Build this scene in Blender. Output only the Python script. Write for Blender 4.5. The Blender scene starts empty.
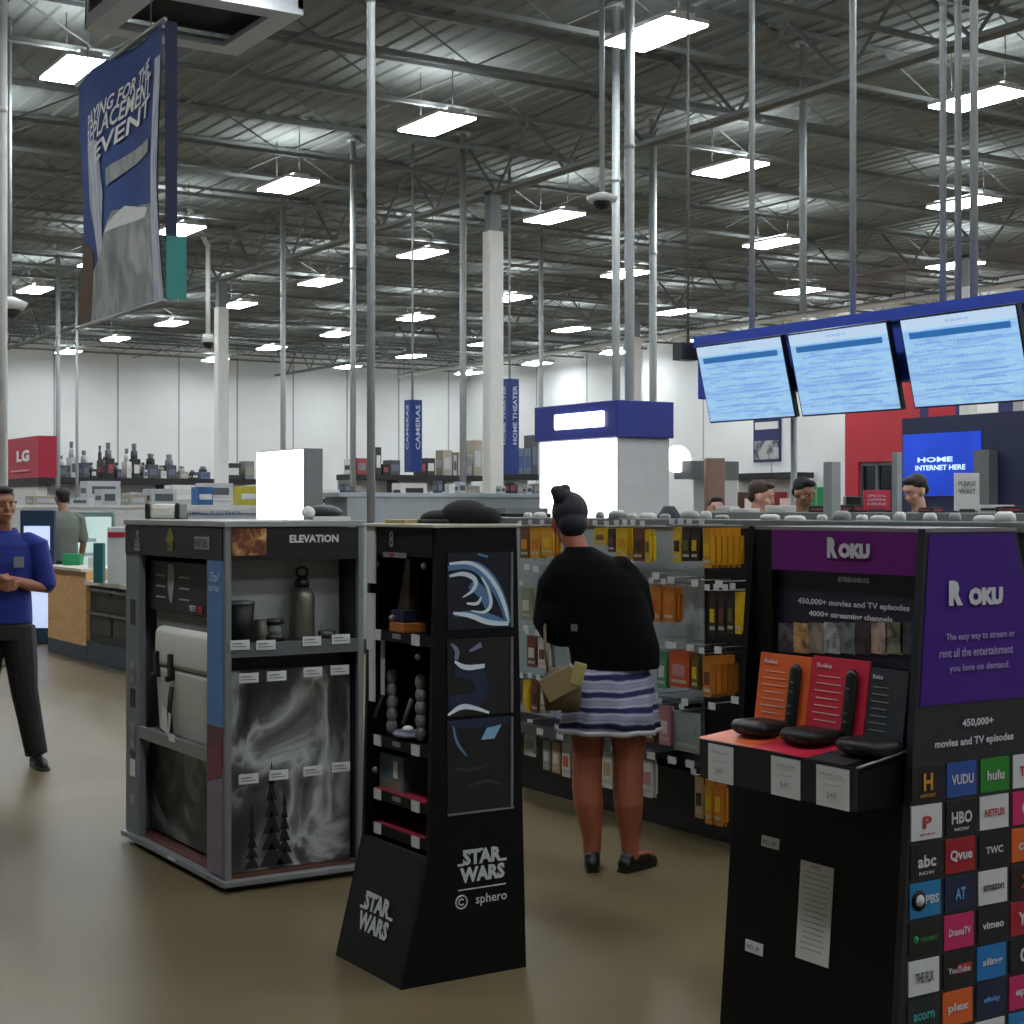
# Electronics store interior, built in metres on the store grid
LAMP = 47.0; UPL = 40.0
import bpy, bmesh, math, random
from mathutils import Vector, Matrix, Euler
random.seed(7)
SC = bpy.context.scene
COL = SC.collection
PI = math.pi
# ---------------------------------------------------------------- camera model
F = 1580.0; HY = 508.0; CH = 1.6
YAW = math.atan(1006/1580)                      # view direction, clockwise from +Y
FW = Vector((math.sin(YAW), math.cos(YAW), 0)); RT = Vector((math.cos(YAW), -math.sin(YAW), 0))
def ray(px, py): return FW + RT*((px-512)/F) + Vector((0, 0, -(py-HY)/F))
def pD(px, py, D): return Vector((0, 0, CH)) + ray(px, py)*D
def pX(px, py, X): r = ray(px, py); return Vector((0, 0, CH)) + r*(X/r.x)
def pY(px, py, Y): r = ray(px, py); return Vector((0, 0, CH)) + r*(Y/r.y)
def pZ(px, py, z): r = ray(px, py); return Vector((0, 0, CH)) + r*((z-CH)/r.z)
cam = bpy.data.cameras.new('camera'); co = bpy.data.objects.new('camera', cam); COL.objects.link(co)
co.location = (0, 0, CH); co.rotation_euler = (PI/2, 0, -YAW)
cam.sensor_width = 36; cam.lens = F/1024*36; cam.shift_y = -(512-HY)/1024; cam.clip_end = 300; cam.clip_start = .05
SC.camera = co
SC.view_settings.view_transform = 'Standard'; SC.view_settings.look = 'None'; SC.view_settings.gamma = 1
SC.view_settings.use_curve_mapping = False; SC.view_settings.exposure = 0.0
# ---------------------------------------------------------------- materials
def lin(c): return tuple((x/255/12.92 if x/255 <= .04045 else ((x/255+.055)/1.055)**2.4) for x in c) + (1,)
MC = {}
def M(name, rgb=None, rough=.5, metal=0, emit=0, spec=.5):
    if name in MC: return MC[name]
    m = bpy.data.materials.new(name); m.use_nodes = True; b = m.node_tree.nodes['Principled BSDF']
    c = lin(rgb or (200, 200, 200))
    b.inputs['Base Color'].default_value = c; b.inputs['Roughness'].default_value = rough
    b.inputs['Metallic'].default_value = metal; b.inputs['Specular IOR Level'].default_value = spec
    if emit:
        b.inputs['Emission Color'].default_value = c; b.inputs['Emission Strength'].default_value = emit
    else:
        # small procedural variation of the surface
        nt = m.node_tree; n = nt.nodes.new('ShaderNodeTexNoise'); n.inputs['Scale'].default_value = 9
        tc = nt.nodes.new('ShaderNodeTexCoord'); nt.links.new(tc.outputs['Object'], n.inputs['Vector'])
        r = nt.nodes.new('ShaderNodeMapRange'); r.inputs[3].default_value = .9; r.inputs[4].default_value = 1.08
        nt.links.new(n.outputs['Fac'], r.inputs[0])
        mx = nt.nodes.new('ShaderNodeMix'); mx.data_type = 'RGBA'; mx.blend_type = 'MULTIPLY'; mx.inputs[0].default_value = 1
        mx.inputs[6].default_value = c; nt.links.new(r.outputs[0], mx.inputs[7]); nt.links.new(mx.outputs[2], b.inputs['Base Color'])
    MC[name] = m; return m
def MN(name, stops, scale=4, detail=6, distort=0, rough=.5, stretch=(1, 1, 1), kind='noise', emit=0, bump=0, spec=.5, band=None):
    """procedural picture: noise / wave through a colour ramp"""
    if name in MC: return MC[name]
    m = bpy.data.materials.new(name); m.use_nodes = True; nt = m.node_tree; b = nt.nodes['Principled BSDF']
    tc = nt.nodes.new('ShaderNodeTexCoord'); mp = nt.nodes.new('ShaderNodeMapping'); mp.inputs['Scale'].default_value = stretch
    nt.links.new(tc.outputs['Object'], mp.inputs['Vector'])
    if kind == 'wave':
        n = nt.nodes.new('ShaderNodeTexWave'); n.inputs['Scale'].default_value = scale; n.inputs['Distortion'].default_value = distort; n.inputs['Detail'].default_value = detail
        if band: n.bands_direction = band
    elif kind == 'voronoi':
        n = nt.nodes.new('ShaderNodeTexVoronoi'); n.inputs['Scale'].default_value = scale
    else:
        n = nt.nodes.new('ShaderNodeTexNoise'); n.inputs['Scale'].default_value = scale; n.inputs['Detail'].default_value = detail; n.inputs['Distortion'].default_value = distort
    nt.links.new(mp.outputs[0], n.inputs['Vector'])
    r = nt.nodes.new('ShaderNodeValToRGB'); e = r.color_ramp.elements
    while len(e) < len(stops): e.new(.5)
    for i, (p, c) in enumerate(stops): e[i].position = p; e[i].color = lin(c)
    nt.links.new(n.outputs[0] if kind != 'voronoi' else n.outputs['Color'], r.inputs[0])
    nt.links.new(r.outputs[0], b.inputs['Base Color']); b.inputs['Roughness'].default_value = rough; b.inputs['Specular IOR Level'].default_value = spec
    if emit:
        nt.links.new(r.outputs[0], b.inputs['Emission Color']); b.inputs['Emission Strength'].default_value = emit
    if bump:
        bp = nt.nodes.new('ShaderNodeBump'); bp.inputs['Strength'].default_value = bump; nt.links.new(n.outputs[0], bp.inputs['Height']); nt.links.new(bp.outputs[0], b.inputs['Normal'])
    MC[name] = m; return m
def MG(name, rough=.05, alpha=.12, tint=(200, 210, 215)):
    if name in MC: return MC[name]
    m = bpy.data.materials.new(name); m.use_nodes = True; b = m.node_tree.nodes['Principled BSDF']
    b.inputs['Base Color'].default_value = lin(tint); b.inputs['Alpha'].default_value = alpha; b.inputs['Roughness'].default_value = rough
    MC[name] = m; return m
# ---------------------------------------------------------------- mesh builder
_txt = {}
def text_geo(s, bold):
    k = (s, bold)
    if k not in _txt:
        c = bpy.data.curves.new('t', 'FONT'); c.body = s; c.offset = bold; c.resolution_u = 2; c.align_x = 'LEFT'; c.space_line = 1.0
        o = bpy.data.objects.new('t', c); COL.objects.link(o)
        me = bpy.data.meshes.new_from_object(o.evaluated_get(bpy.context.evaluated_depsgraph_get()))
        vs = [v.co.copy() for v in me.vertices]; fs = [tuple(p.vertices) for p in me.polygons]
        bpy.data.objects.remove(o); bpy.data.curves.remove(c); bpy.data.meshes.remove(me)
        x0 = min(v.x for v in vs); x1 = max(v.x for v in vs); y0 = min(v.y for v in vs); y1 = max(v.y for v in vs)
        _txt[k] = ([((v.x-x0)/(x1-x0)-.5, (v.y-y0)/(y1-y0)-.5) for v in vs], fs, (x1-x0)/(y1-y0))
    return _txt[k]
UX = Vector((0, -1, 0)); UY = Vector((1, 0, 0)); VZ = Vector((0, 0, 1))   # picture axes of faces looking to -X and to -Y
class MB:
    def __init__(s): s.v = []; s.f = []; s.mi = []; s.m = []; s.sm = []
    def _m(s, mat):
        if mat not in s.m: s.m.append(mat)
        return s.m.index(mat)
    def add(s, vs, fs, mat, smooth=False):
        o = len(s.v); i = s._m(mat); s.v += [Vector(v) for v in vs]
        for f in fs: s.f.append(tuple(k+o for k in f)); s.mi.append(i); s.sm.append(smooth)
        return s
    def box(s, x0, x1, y0, y1, z0, z1, mat, rot=None, piv=None):
        x0, x1 = min(x0, x1), max(x0, x1); y0, y1 = min(y0, y1), max(y0, y1); z0, z1 = min(z0, z1), max(z0, z1)
        vs = [Vector((x, y, z)) for z in (z0, z1) for y in (y0, y1) for x in (x0, x1)]
        if rot is not None:
            p = Vector(piv) if piv is not None else Vector(((x0+x1)/2, (y0+y1)/2, (z0+z1)/2)); R = Euler(rot).to_matrix()
            vs = [R @ (v-p)+p for v in vs]
        return s.add(vs, [(0, 2, 3, 1), (4, 5, 7, 6), (0, 1, 5, 4), (2, 6, 7, 3), (0, 4, 6, 2), (1, 3, 7, 5)], mat)
    def quad(s, a, b, c, d, mat): return s.add([a, b, c, d], [(0, 1, 2, 3)], mat)
    def slab(s, O, U, V, w, h, t, mat):
        """a thin box: centre O of its back, axes U V, thickness t towards U x V"""
        O = Vector(O); U = Vector(U).normalized(); V = Vector(V).normalized(); N = U.cross(V)
        vs = [O+U*(a*w/2)+V*(b*h/2)+N*c for c in (0, t) for b in (-1, 1) for a in (-1, 1)]
        return s.add(vs, [(0, 2, 3, 1), (4, 5, 7, 6), (0, 1, 5, 4), (2, 6, 7, 3), (0, 4, 6, 2), (1, 3, 7, 5)], mat)
    def prism(s, poly, a, b, axis, mat):
        """polygon extruded between a and b along axis; poly in the two other axes in order"""
        n = len(poly)
        def P(p, t): return {'x': (t, p[0], p[1]), 'y': (p[0], t, p[1]), 'z': (p[0], p[1], t)}[axis]
        vs = [P(p, a) for p in poly]+[P(p, b) for p in poly]
        fs = [tuple(range(n))[::-1], tuple(range(n, 2*n))]+[(i, (i+1) % n, n+(i+1) % n, n+i) for i in range(n)]
        return s.add(vs, fs, mat)
    def text(s, st, O, U, V, w, h, mat, bold=.0, lift=.003, shear=0):
        vs, fs, asp = text_geo(st, bold); O = Vector(O); U = Vector(U).normalized(); V = Vector(V).normalized(); N = U.cross(V)
        if h is None: h = w/asp
        if w is None: w = h*asp
        return s.add([O+U*((x+shear*y)*w)+V*(y*h)+N*lift for x, y in vs], fs, mat)
    def tube(s, pts, rad, mat, seg=12, flat=1.0, caps=True, smooth=True, closed=False):
        pts = [Vector(p) for p in pts]; n = len(pts)
        if not hasattr(rad, '__len__'): rad = [rad]*n
        ext = []
        d0 = (pts[1]-pts[0]).normalized(); d1 = (pts[-1]-pts[-2]).normalized()
        if caps == 'round':
            for a in (80, 50, 25): ext.append((pts[0]-d0*rad[0]*math.sin(math.radians(a)), rad[0]*math.cos(math.radians(a))))
            for i in range(n): ext.append((pts[i], rad[i]))
            for a in (25, 50, 80): ext.append((pts[-1]+d1*rad[-1]*math.sin(math.radians(a)), rad[-1]*math.cos(math.radians(a))))
        else: ext = list(zip(pts, rad))
        P = [e[0] for e in ext]; R = [e[1] for e in ext]; n = len(P)
        up = Vector((0, 0, 1)) if abs(d0.z) < .9 else Vector((1, 0, 0)); nx = d0.cross(up).normalized(); vs = []
        for i in range(n):
            d = (P[min(i+1, n-1)]-P[max(i-1, 0)]).normalized(); nx = (nx-d*nx.dot(d)).normalized(); ny = d.cross(nx)
            for k in range(seg):
                a = 2*PI*k/seg; vs.append(P[i]+nx*math.cos(a)*R[i]+ny*math.sin(a)*R[i]*flat)
        fs = [(i*seg+k, i*seg+(k+1) % seg, (i+1)*seg+(k+1) % seg, (i+1)*seg+k) for i in range(n-1) for k in range(seg)]
        if caps: fs += [tuple(range(seg))[::-1], tuple(range((n-1)*seg, n*seg))]
        return s.add(vs, fs, mat, smooth)
    def cyl(s, c, r, z0, z1, mat, seg=16, r2=None):
        return s.tube([(c[0], c[1], z0), (c[0], c[1], z1)], [r, r if r2 is None else r2], mat, seg)
    def loft(s, rings, mat, seg=20, pw=2.0):
        """horizontal super-elliptic rings: (cx, cy, z, rx, ry)"""
        vs = []; n = len(rings)
        for cx, cy, z, rx, ry in rings:
            for k in range(seg):
                a = 2*PI*k/seg; c = math.cos(a); q = math.sin(a)
                vs.append((cx+rx*math.copysign(abs(c)**(2/pw), c), cy+ry*math.copysign(abs(q)**(2/pw), q), z))
        fs = [(i*seg+k, i*seg+(k+1) % seg, (i+1)*seg+(k+1) % seg, (i+1)*seg+k) for i in range(n-1) for k in range(seg)]
        fs += [tuple(range(seg))[::-1], tuple(range((n-1)*seg, n*seg))]
        return s.add(vs, fs, mat, True)
    def ell(s, c, r, mat, seg=16, rings=10, rot=None):
        R = Euler(rot).to_matrix() if rot else Matrix.Identity(3); c = Vector(c); vs = []
        vs.append(c+R @ Vector((0, 0, r[2])))
        for i in range(1, rings):
            t = PI*i/rings
            for k in range(seg):
                a = 2*PI*k/seg; vs.append(c+R @ Vector((r[0]*math.sin(t)*math.cos(a), r[1]*math.sin(t)*math.sin(a), r[2]*math.cos(t))))
        vs.append(c+R @ Vector((0, 0, -r[2]))); L = len(vs)-1
        fs = [(0, 1+k, 1+(k+1) % seg) for k in range(seg)]
        fs += [(1+i*seg+k, 1+(i+1)*seg+k, 1+(i+1)*seg+(k+1) % seg, 1+i*seg+(k+1) % seg) for i in range(rings-2) for k in range(seg)]
        fs += [(L, 1+(rings-2)*seg+(k+1) % seg, 1+(rings-2)*seg+k) for k in range(seg)]
        return s.add(vs, fs, mat, True)
    def mesh(s, name, off=Vector((0, 0, 0))):
        me = bpy.data.meshes.new(name); me.from_pydata([tuple(v-off) for v in s.v], [], s.f)
        for m in s.m: me.materials.append(m)
        me.polygons.foreach_set('material_index', s.mi); me.polygons.foreach_set('use_smooth', s.sm); me.update()
        bm = bmesh.new(); bm.from_mesh(me); bmesh.ops.recalc_face_normals(bm, faces=[f for f in bm.faces if any(len(e.link_faces) == 2 for e in f.edges)]); bm.to_mesh(me); bm.free()
        return me
    def build(s, name, parent=None, bevel=0, label=None, cat=None, group=None, kind=None, local=False, oriented=False):
        if parent is not None: off = Vector((0, 0, 0)) if local else wloc(parent)
        else:
            xs = [v.x for v in s.v]; ys = [v.y for v in s.v]; zs = [v.z for v in s.v]
            off = Vector(((min(xs)+max(xs))/2, (min(ys)+max(ys))/2, min(zs)))
        o = bpy.data.objects.new(name, s.mesh(name, off)); COL.objects.link(o)
        if parent is not None: o.parent = parent
        else: o.location = off
        if bevel:
            md = o.modifiers.new('bevel', 'BEVEL'); md.width = bevel; md.segments = 2; md.limit_method = 'ANGLE'
        tag(o, label, cat, group, kind); return o
def wloc(o):
    l = Vector(o.location)
    while o.parent: o = o.parent; l += Vector(o.location)
    return l
def tag(o, label=None, cat=None, group=None, kind=None):
    if label: o['label'] = label
    if cat: o['category'] = cat
    if group: o['group'] = group
    if kind: o['kind'] = kind
    return o
def thing(name, loc, label, cat, group=None, rz=0):
    o = bpy.data.objects.new(name, None); COL.objects.link(o); o.location = loc; o.rotation_euler = (0, 0, rz); o.empty_display_size = .1
    return tag(o, label, cat, group)
def dup(o, loc=None, rz=None, label=None, parent=None):
    c = o.copy(); COL.objects.link(c)
    if parent: c.parent = parent
    if loc is not None: c.location = loc
    if rz is not None: c.rotation_euler = (0, 0, rz)
    if label: c['label'] = label
    for ch in list(o.children): dup(ch, parent=c)
    return c
ORD = ['first', 'second', 'third', 'fourth', 'fifth', 'sixth', 'seventh', 'eighth', 'ninth', 'tenth', 'eleventh', 'twelfth', 'thirteenth', 'fourteenth', 'fifteenth', 'sixteenth', 'seventeenth', 'eighteenth', 'nineteenth', 'twentieth', 'twenty-first', 'twenty-second', 'twenty-third', 'twenty-fourth']
black = M('black plastic', (14, 14, 15), .45); white = M('white paper', (225, 226, 224), .6); offw = M('off white paint', (205, 206, 202), .6)
silver = M('silver metal', (150, 152, 152), .35, .6); grey = M('grey metal', (105, 108, 110), .45, .3); dgrey = M('dark grey', (48, 49, 52), .5)
steel = M('galvanised steel', (158, 164, 164), .5, .1); navy = M('navy blue', (22, 34, 88), .5); blueS = M('blue sign', (22, 42, 118), .5)
# ---------------------------------------------------------------- the building
DZ = 7.8; XR = 34.0; YB = 57.0; XL = -14.0; YF = -16.0
floor_m = MN('polished concrete', [(.25, (84, 72, 50)), (.5, (98, 86, 61)), (.62, (108, 96, 70)), (.8, (89, 77, 54))], .55, 9, .6, .38, bump=.02, spec=.35)
m = MB(); m.box(XL, XR, YF, YB, -.1, 0, floor_m); m.build('floor', kind='structure')
wall_m = MN('painted block wall', [(.3, (214, 217, 216)), (.7, (224, 227, 226))], .4, 4, 0, .8)
wallend = M('panel seam', (165, 167, 165), .8)
m = MB(); m.box(XL, XR, YB, YB+.2, 0, DZ, wall_m)
x = 12.0
while x < XR: m.box(x-.03, x+.03, YB-.015, YB, 0, DZ, wallend); x += 2.35
m.build('wall_back', kind='structure')
m = MB(); m.box(XR, XR+.2, YF, YB+.2, 0, DZ, wall_m)
y = 4.0
while y < YB: m.box(XR-.015, XR, y-.03, y+.03, 0, DZ, wallend); y += 3.4
m.build('wall_right', kind='structure')
m = MB(); m.box(XL-.2, XL, YF, YB+.2, 0, DZ, wall_m); m.build('wall_left', kind='structure')
m = MB(); m.box(XL-.2, XR+.2, YF-.2, YF, 0, DZ, wall_m); m.build('wall_front', kind='structure')
# bright angle trims where walls meet the deck
trimm = M('white trim', (232, 232, 228), .5)
m = MB(); m.box(XL, XR, YB-.18, YB, DZ-.42, DZ-.22, trimm); m.build('trim_1', kind='structure')
m = MB(); m.box(XR-.18, XR, YF, YB, DZ-.42, DZ-.22, trimm); m.build('trim_2', kind='structure')
# corrugated roof deck
deck_m = MN('painted roof deck', [(.3, (120, 126, 124)), (.7, (136, 141, 138))], .3, 4, 0, 1.0, spec=.1)
m = MB(); vs = []; fs = []; x = XL; prof = [(0, 0), (.09, 0), (.12, .03), (.27, .03), (.30, 0)]
xs = []
while x < XR:
    for dx, dz in prof[:-1]: xs.append((x+dx, dz))
    x += .30
for a, dz in xs:
    for Y in (YF, YB): vs.append((a, Y, DZ+dz))
fs = [(2*i, 2*i+2, 2*i+3, 2*i+1) for i in range(len(xs)-1)]
m.add(vs, fs, deck_m); ceiling = m.build('ceiling', kind='structure')
joist_m = M('joist paint', (112, 117, 115), .7); lo = Vector((0, 0, 0))
def truss(name, a, b, axis, c, z0, z1, panel, w):
    m = MB(); t = w/2
    def bx(u0, u1, za, zb):
        if axis == 'x': m.box(u0, u1, c-t, c+t, za, zb, joist_m)
        else: m.box(c-t, c+t, u0, u1, za, zb, joist_m)
    bx(a, b, z1-.06, z1); bx(a, b, z0, z0+.06)
    u = a; k = 0
    while u < b-.01:
        zA, zB = (z0+.03, z1-.03) if k % 2 == 0 else (z1-.03, z0+.03)
        u2 = min(u+panel, b)
        A, B = ((u, c, zA), (u2, c, zB)) if axis == 'x' else ((c, u, zA), (c, u2, zB))
        m.tube([A, B], .012 if w < .12 else .03, joist_m, 4, smooth=False); u = u2; k += 1
    o = m.build(name, ceiling, kind='structure'); return o
y = 1.65
while y < YB: truss('roof_joist', 2.0 if y < 20 else 2.0, XR, 'x', y, 7.2, DZ, 1.05, .07); y += 1.95
for X in (2.0, 13.7, 25.4): truss('roof_girder', 4.0, YB, 'y', X, 6.75, DZ, 1.0, .2)
# cross bridging rods seen near the camera
m = MB()
for X in (7.9, 19.6, 31.2):
    m.tube([(X, 4, 7.17), (X, YB, 7.17)], .02, joist_m, 5)
m.build('roof_bridging', ceiling, kind='structure')
colm = M('column paint', (214, 214, 209), .55)
for (X, Y, lab) in ((13.7, 22.1, 'white square structural column behind the blue blade sign, widest of the columns'), (13.7, 33.8, 'slim far white structural column left of the glowing light box'), (25.4, 22.4, 'white structural column rising behind the hanging menu screens'), (25.4, 33.8, 'far white structural column behind the poles above the blue-topped kiosk')):
    t = thing('structural_column', (X, Y, 0), lab, 'column')
    m = MB(); m.box(X-.13, X+.13, Y-.13, Y+.13, .02, 6.15, colm); m.build('post', t, bevel=.02)
    m = MB(); m.box(X-.1, X+.1, Y-.1, Y+.1, 6.15, 6.8, grey); m.build('bare_top', t)
    m = MB(); m.box(X-.2, X+.2, Y-.2, Y+.2, 0, .02, grey); m.build('base_plate', t)
# ---------------------------------------------------------------- ceiling lights
glow = M('lamp diffuser', (246, 251, 255), .5, emit=LAMP); 
upglow = M('lamp uplight', (246, 251, 255), .5, emit=UPL)
lx = lambda i: 11.03+5.37*i+(.28 if i == -1 else 0)
ly = lambda j: 19.3+5.0*j
proto = None
rown = {-2: 'far left', -1: 'row by the blue banner', 0: 'row above the light box', 1: 'row over the woman', 2: 'row over the kiosk', 3: 'row over the screens', 4: 'row along the right wall'}
rowlab = {-2: 'row left of the banner', -1: 'row by the banner', 0: 'first row right of the banner', 1: 'second row right of the banner', 2: 'third row right of the banner', 3: 'fourth row right of the banner', 4: 'row nearest the right wall'}
for i in range(-2, 5):
    seen = 0
    for j in range(-5, 8):
        X, Y = lx(i), ly(j)
        if X < XL+1 or Y < YF+1 or Y > YB-1.5: continue
        D = X*FW.x+Y*FW.y; vis = False
        if D > 1:
            px = 512+F*(X*RT.x+Y*RT.y)/D; py = HY-F*5.4/D; vis = -20 < px < 1044 and py > -20
        if vis: seen += 1
        lab = ('lit rectangular ceiling light in the %s, %s from the front' % (rowlab[i], ORD[seen-1])) if vis else 'lit rectangular ceiling light outside the view, over the aisles beside and above the camera'
        if proto is None:
            t = thing('ceiling_light', (X, Y, 7.0), lab, 'ceiling light', 'high bay ceiling lights')
            m = MB(); m.box(X-.3, X+.3, Y-.6, Y+.6, 7.0, 7.05, offw); m.box(X-.14, X+.14, Y-.56, Y+.56, 7.05, 7.10, offw); m.build('housing', t)
            m = MB(); m.box(X-.29, X+.29, Y-.59, Y+.59, 6.975, 7.0, glow); m.build('diffuser', t)
            m = MB()
            for q in (-1, 1): m.box(X+q*.2-.05, X+q*.2+.05, Y-.5, Y+.5, 7.05, 7.06, upglow)
            m.build('uplight_slot', t)
            for q in (-.45, .45):
                m = MB(); m.tube([(X, Y+q, 7.1), (X, Y+q, DZ+.02)], .008, grey, 6); m.build('hanger', t)
            proto = t
        else: dup(proto, (X, Y, 7.0), label=lab)
# ---------------------------------------------------------------- poles down from the deck
def pole(px, D, r, zb, lab, zt=DZ, mat=steel, cam=False):
    c = pD(px, HY, D); X, Y = c.x, c.y
    t = thing('ceiling_pole', (X, Y, zb), lab, 'pole', 'steel poles from the ceiling')
    m = MB(); m.cyl((X, Y), r, zb, zt, mat, 12); m.build('tube', t)
    m = MB(); m.cyl((X, Y), r*2.2, zt-.05, zt, mat, 12); m.build('ceiling_flange', t)
    m = MB(); m.cyl((X, Y), r*1.12, 5.6, 5.66, mat, 12); m.build('coupling', t)
    return Vector((X, Y, 0))
pole(3, 16, .045, 0, 'pale pole at the extreme left edge of the view', mat=offw)
pole(58, 37, .055, 0, 'grey pole just left of the banner, over the red appliance sign')
pole(77, 41, .04, 0, 'thin grey pole directly below the left edge of the banner')
pole(283, 30, .05, 0, 'grey pole rising behind the glowing white light box')
pole(353, 26.5, .05, 0, 'grey pole just left of the tallest pole by the black stand')
pole(371, 12.5, .033, 0, 'tall bright pole rising behind the gap between the two near display stands')
pole(463, 26, .055, 0, 'grey pole just left of the wide white column')
pole(541, 34, .05, 0, 'thin pole right of the wide white column, behind the blade sign')
pole(616, 19.4, .05, 0, 'left of the three poles standing behind the blue-topped kiosk')
pole(629.5, 17.6, .055, 0, 'thickest middle pole of the three behind the blue-topped kiosk')
pole(653, 25, .06, 0, 'right of the three poles standing behind the blue-topped kiosk')
pole(803, 21, .05, 4.2, 'dim pole second from the left behind the hanging screens')
pole(943, 12.6, .028, 3.0, 'left of the three grouped poles above the right screen')
pole(958, 12.55, .028, 3.0, 'middle of the three grouped poles above the right screen')
pole(974, 12.45, .032, 3.0, 'right and tallest of the three grouped poles above the right screen')
# security camera dome and speaker dome
p = pD(208, 340, 33)
t = thing('security_camera', (p.x, p.y, p.z), 'white dome camera on a bent pole left of the far column', 'camera')
m = MB(); m.cyl((p.x, p.y), .05, p.z+.1, 7.1, offw, 10); m.build('drop_pole', t)
m = MB(); m.cyl((p.x, p.y), .14, p.z-.05, p.z+.12, offw, 16, r2=.1); m.build('housing', t)
m = MB(); m.ell((p.x, p.y, p.z-.07), (.11, .11, .11), black); m.build('dome', t)
m = MB(); m.tube([(p.x, p.y, 7.05), (p.x-.5, p.y-.2, DZ)], .05, offw, 8); m.build('arm', t)
p = pD(602, 200, 17)
t = thing('security_camera', (p.x, p.y, p.z), 'pale round dome camera hanging on a thin pole above the woman', 'camera')
m = MB(); m.cyl((p.x, p.y), .03, p.z+.06, DZ, steel, 10); m.build('drop_pole', t)
m = MB(); m.tube([(p.x, p.y, p.z-.02), (p.x, p.y, p.z+.03), (p.x, p.y, p.z+.08)], [.15, .17, .05], offw, 20); m.build('housing', t)
m = MB(); m.ell((p.x, p.y, p.z-.03), (.1, .1, .08), black); m.build('dome', t)
p = pD(10, 305, 20)
t = thing('security_camera', (p.x, p.y, p.z), 'pale round dome camera at the left edge below the banner', 'camera')
m = MB(); m.cyl((p.x, p.y), .025, p.z+.06, DZ, steel, 10); m.build('drop_pole', t)
m = MB(); m.tube([(p.x, p.y, p.z-.06), (p.x, p.y, p.z+.03), (p.x, p.y, p.z+.1)], [.17, .22, .06], offw, 20); m.build('housing', t)
m = MB(); m.ell((p.x, p.y, p.z-.07), (.13, .13, .1), dgrey); m.build('dome', t)
# white gas pipe under the deck towards the right wall
wp = M('white pipe', (235, 235, 230), .4)
def pipe(X, ya, yb, z, lab, r=.06):
    t = thing('overhead_pipe', (X, ya, z), lab, 'pipe', 'white pipes under the roof')
    m = MB(); m.tube([(X, ya, z), (X, yb, z)], r, wp, 8); m.build('pipe_run', t)
    y = ya+2
    while y < yb:
        m = MB(); m.tube([(X, y, z+.05), (X, y, DZ+.02)], .012, grey, 5); m.build('pipe_hanger', t); y += 9
pipe(30.5, 18, 56.5, 6.95, 'long white pipe below the roof along the right wall')
# ---------------------------------------------------------------- air diffuser box
t = thing('air_diffuser', (6.15, 16.0, 6.75), 'large square grey air diffuser box hanging above the blue banner', 'air vent')
al = M('diffuser sheet metal', (188, 193, 196), .6, 0); dk = M('diffuser throat', (30, 31, 32), .8)
x0, x1, y0, y1 = 5.27, 7.03, 15.1, 16.87; m = MB()
for a, b, c, d in ((x0, x1, y0, y0+.27), (x0, x1, y1-.27, y1), (x0, x0+.27, y0+.27, y1-.27), (x1-.27, x1, y0+.27, y1-.27)): m.box(a, b, c, d, 6.75, 6.81, al)
m.build('bottom_frame', t)
m = MB(); m.box(x0+.07, x1-.07, y0+.07, y1-.07, 6.95, 7.0, dk); m.build('damper_plate', t)
m = MB()
for X in (x0, x1-.06):
    for Y in (y0, y1-.06): m.box(X, X+.06, Y, Y+.06, 6.81, 7.45, al)
m.box(x0, x1, y0, y1, 7.45, 7.55, al)
m.box(x0, x1, y0, y0+.05, 6.81, 6.91, al); m.box(x0, x0+.05, y0, y1, 6.81, 6.91, al); m.box(x0, x1, y1-.05, y1, 6.81, 6.91, al); m.box(x1-.05, x1, y0, y1, 6.81, 6.91, al)
m.build('casing', t)
for (a, b, c, d) in ((x0+.06, x1-.06, y0+.04, y0+.06), (x0+.04, x0+.06, y0+.06, y1-.06)):
    m = MB(); m.box(a, b, c, d, 6.91, 7.45, dk)
    for k in range(5):
        z = 6.95+k*.11; m.box(a-.01 if b-a < .1 else a, b, c-.02 if d-c < .1 else c, d, z, z+.02, dgrey)
    m.build('grille', t)
m = MB(); m.box(x0+.35, x1-.35, y0+.35, y1-.35, 7.55, DZ, al); m.build('duct', t)
# ---------------------------------------------------------------- blue banner
BX = 4.75; a = pX(163, 15, BX); b = pX(78, 90, BX); Y0, Y1 = a.y, b.y; zt = a.z-.05; zb = pX(160, 302, BX).z
print('banner', Y0, Y1, zb, zt)
t = thing('hanging_banner', (BX, Y0, zb), 'large double-sided blue and grey banner with white lettering hanging from the ceiling', 'banner')
bb = MN('banner blue cloth', [(.3, (24, 52, 112)), (.6, (34, 72, 140)), (.8, (52, 94, 160))], 1.1, 3, .5, .7)
bw = MN('banner photo cloth', [(.35, (112, 116, 116)), (.5, (160, 163, 162)), (.58, (136, 139, 138)), (.7, (178, 180, 177))], 1.3, 3, .2, .7, (1, 1.6, 1))
bp = MN('banner pale rays', [(.3, (120, 138, 160)), (.55, (196, 202, 208)), (.8, (150, 165, 185))], 2.2, 6, 1.0, .7, (1, 3, .7))
brn = M('banner brown', (92, 72, 58), .8); teal = M('banner teal', (52, 128, 122), .7); bdk = M('banner dark navy', (20, 30, 62), .7)
W_ = Y1-Y0; H_ = zt-zb; N = 14
def bsurf(u, v, lift=0):   # u 0..1 from far to near edge, v 0..1 up; gentle cloth waves
    return Vector((BX-lift+.04*math.sin(u*9+v*2)+.03*math.sin(v*5+u*3), Y1-u*W_, zb+v*H_))
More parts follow.
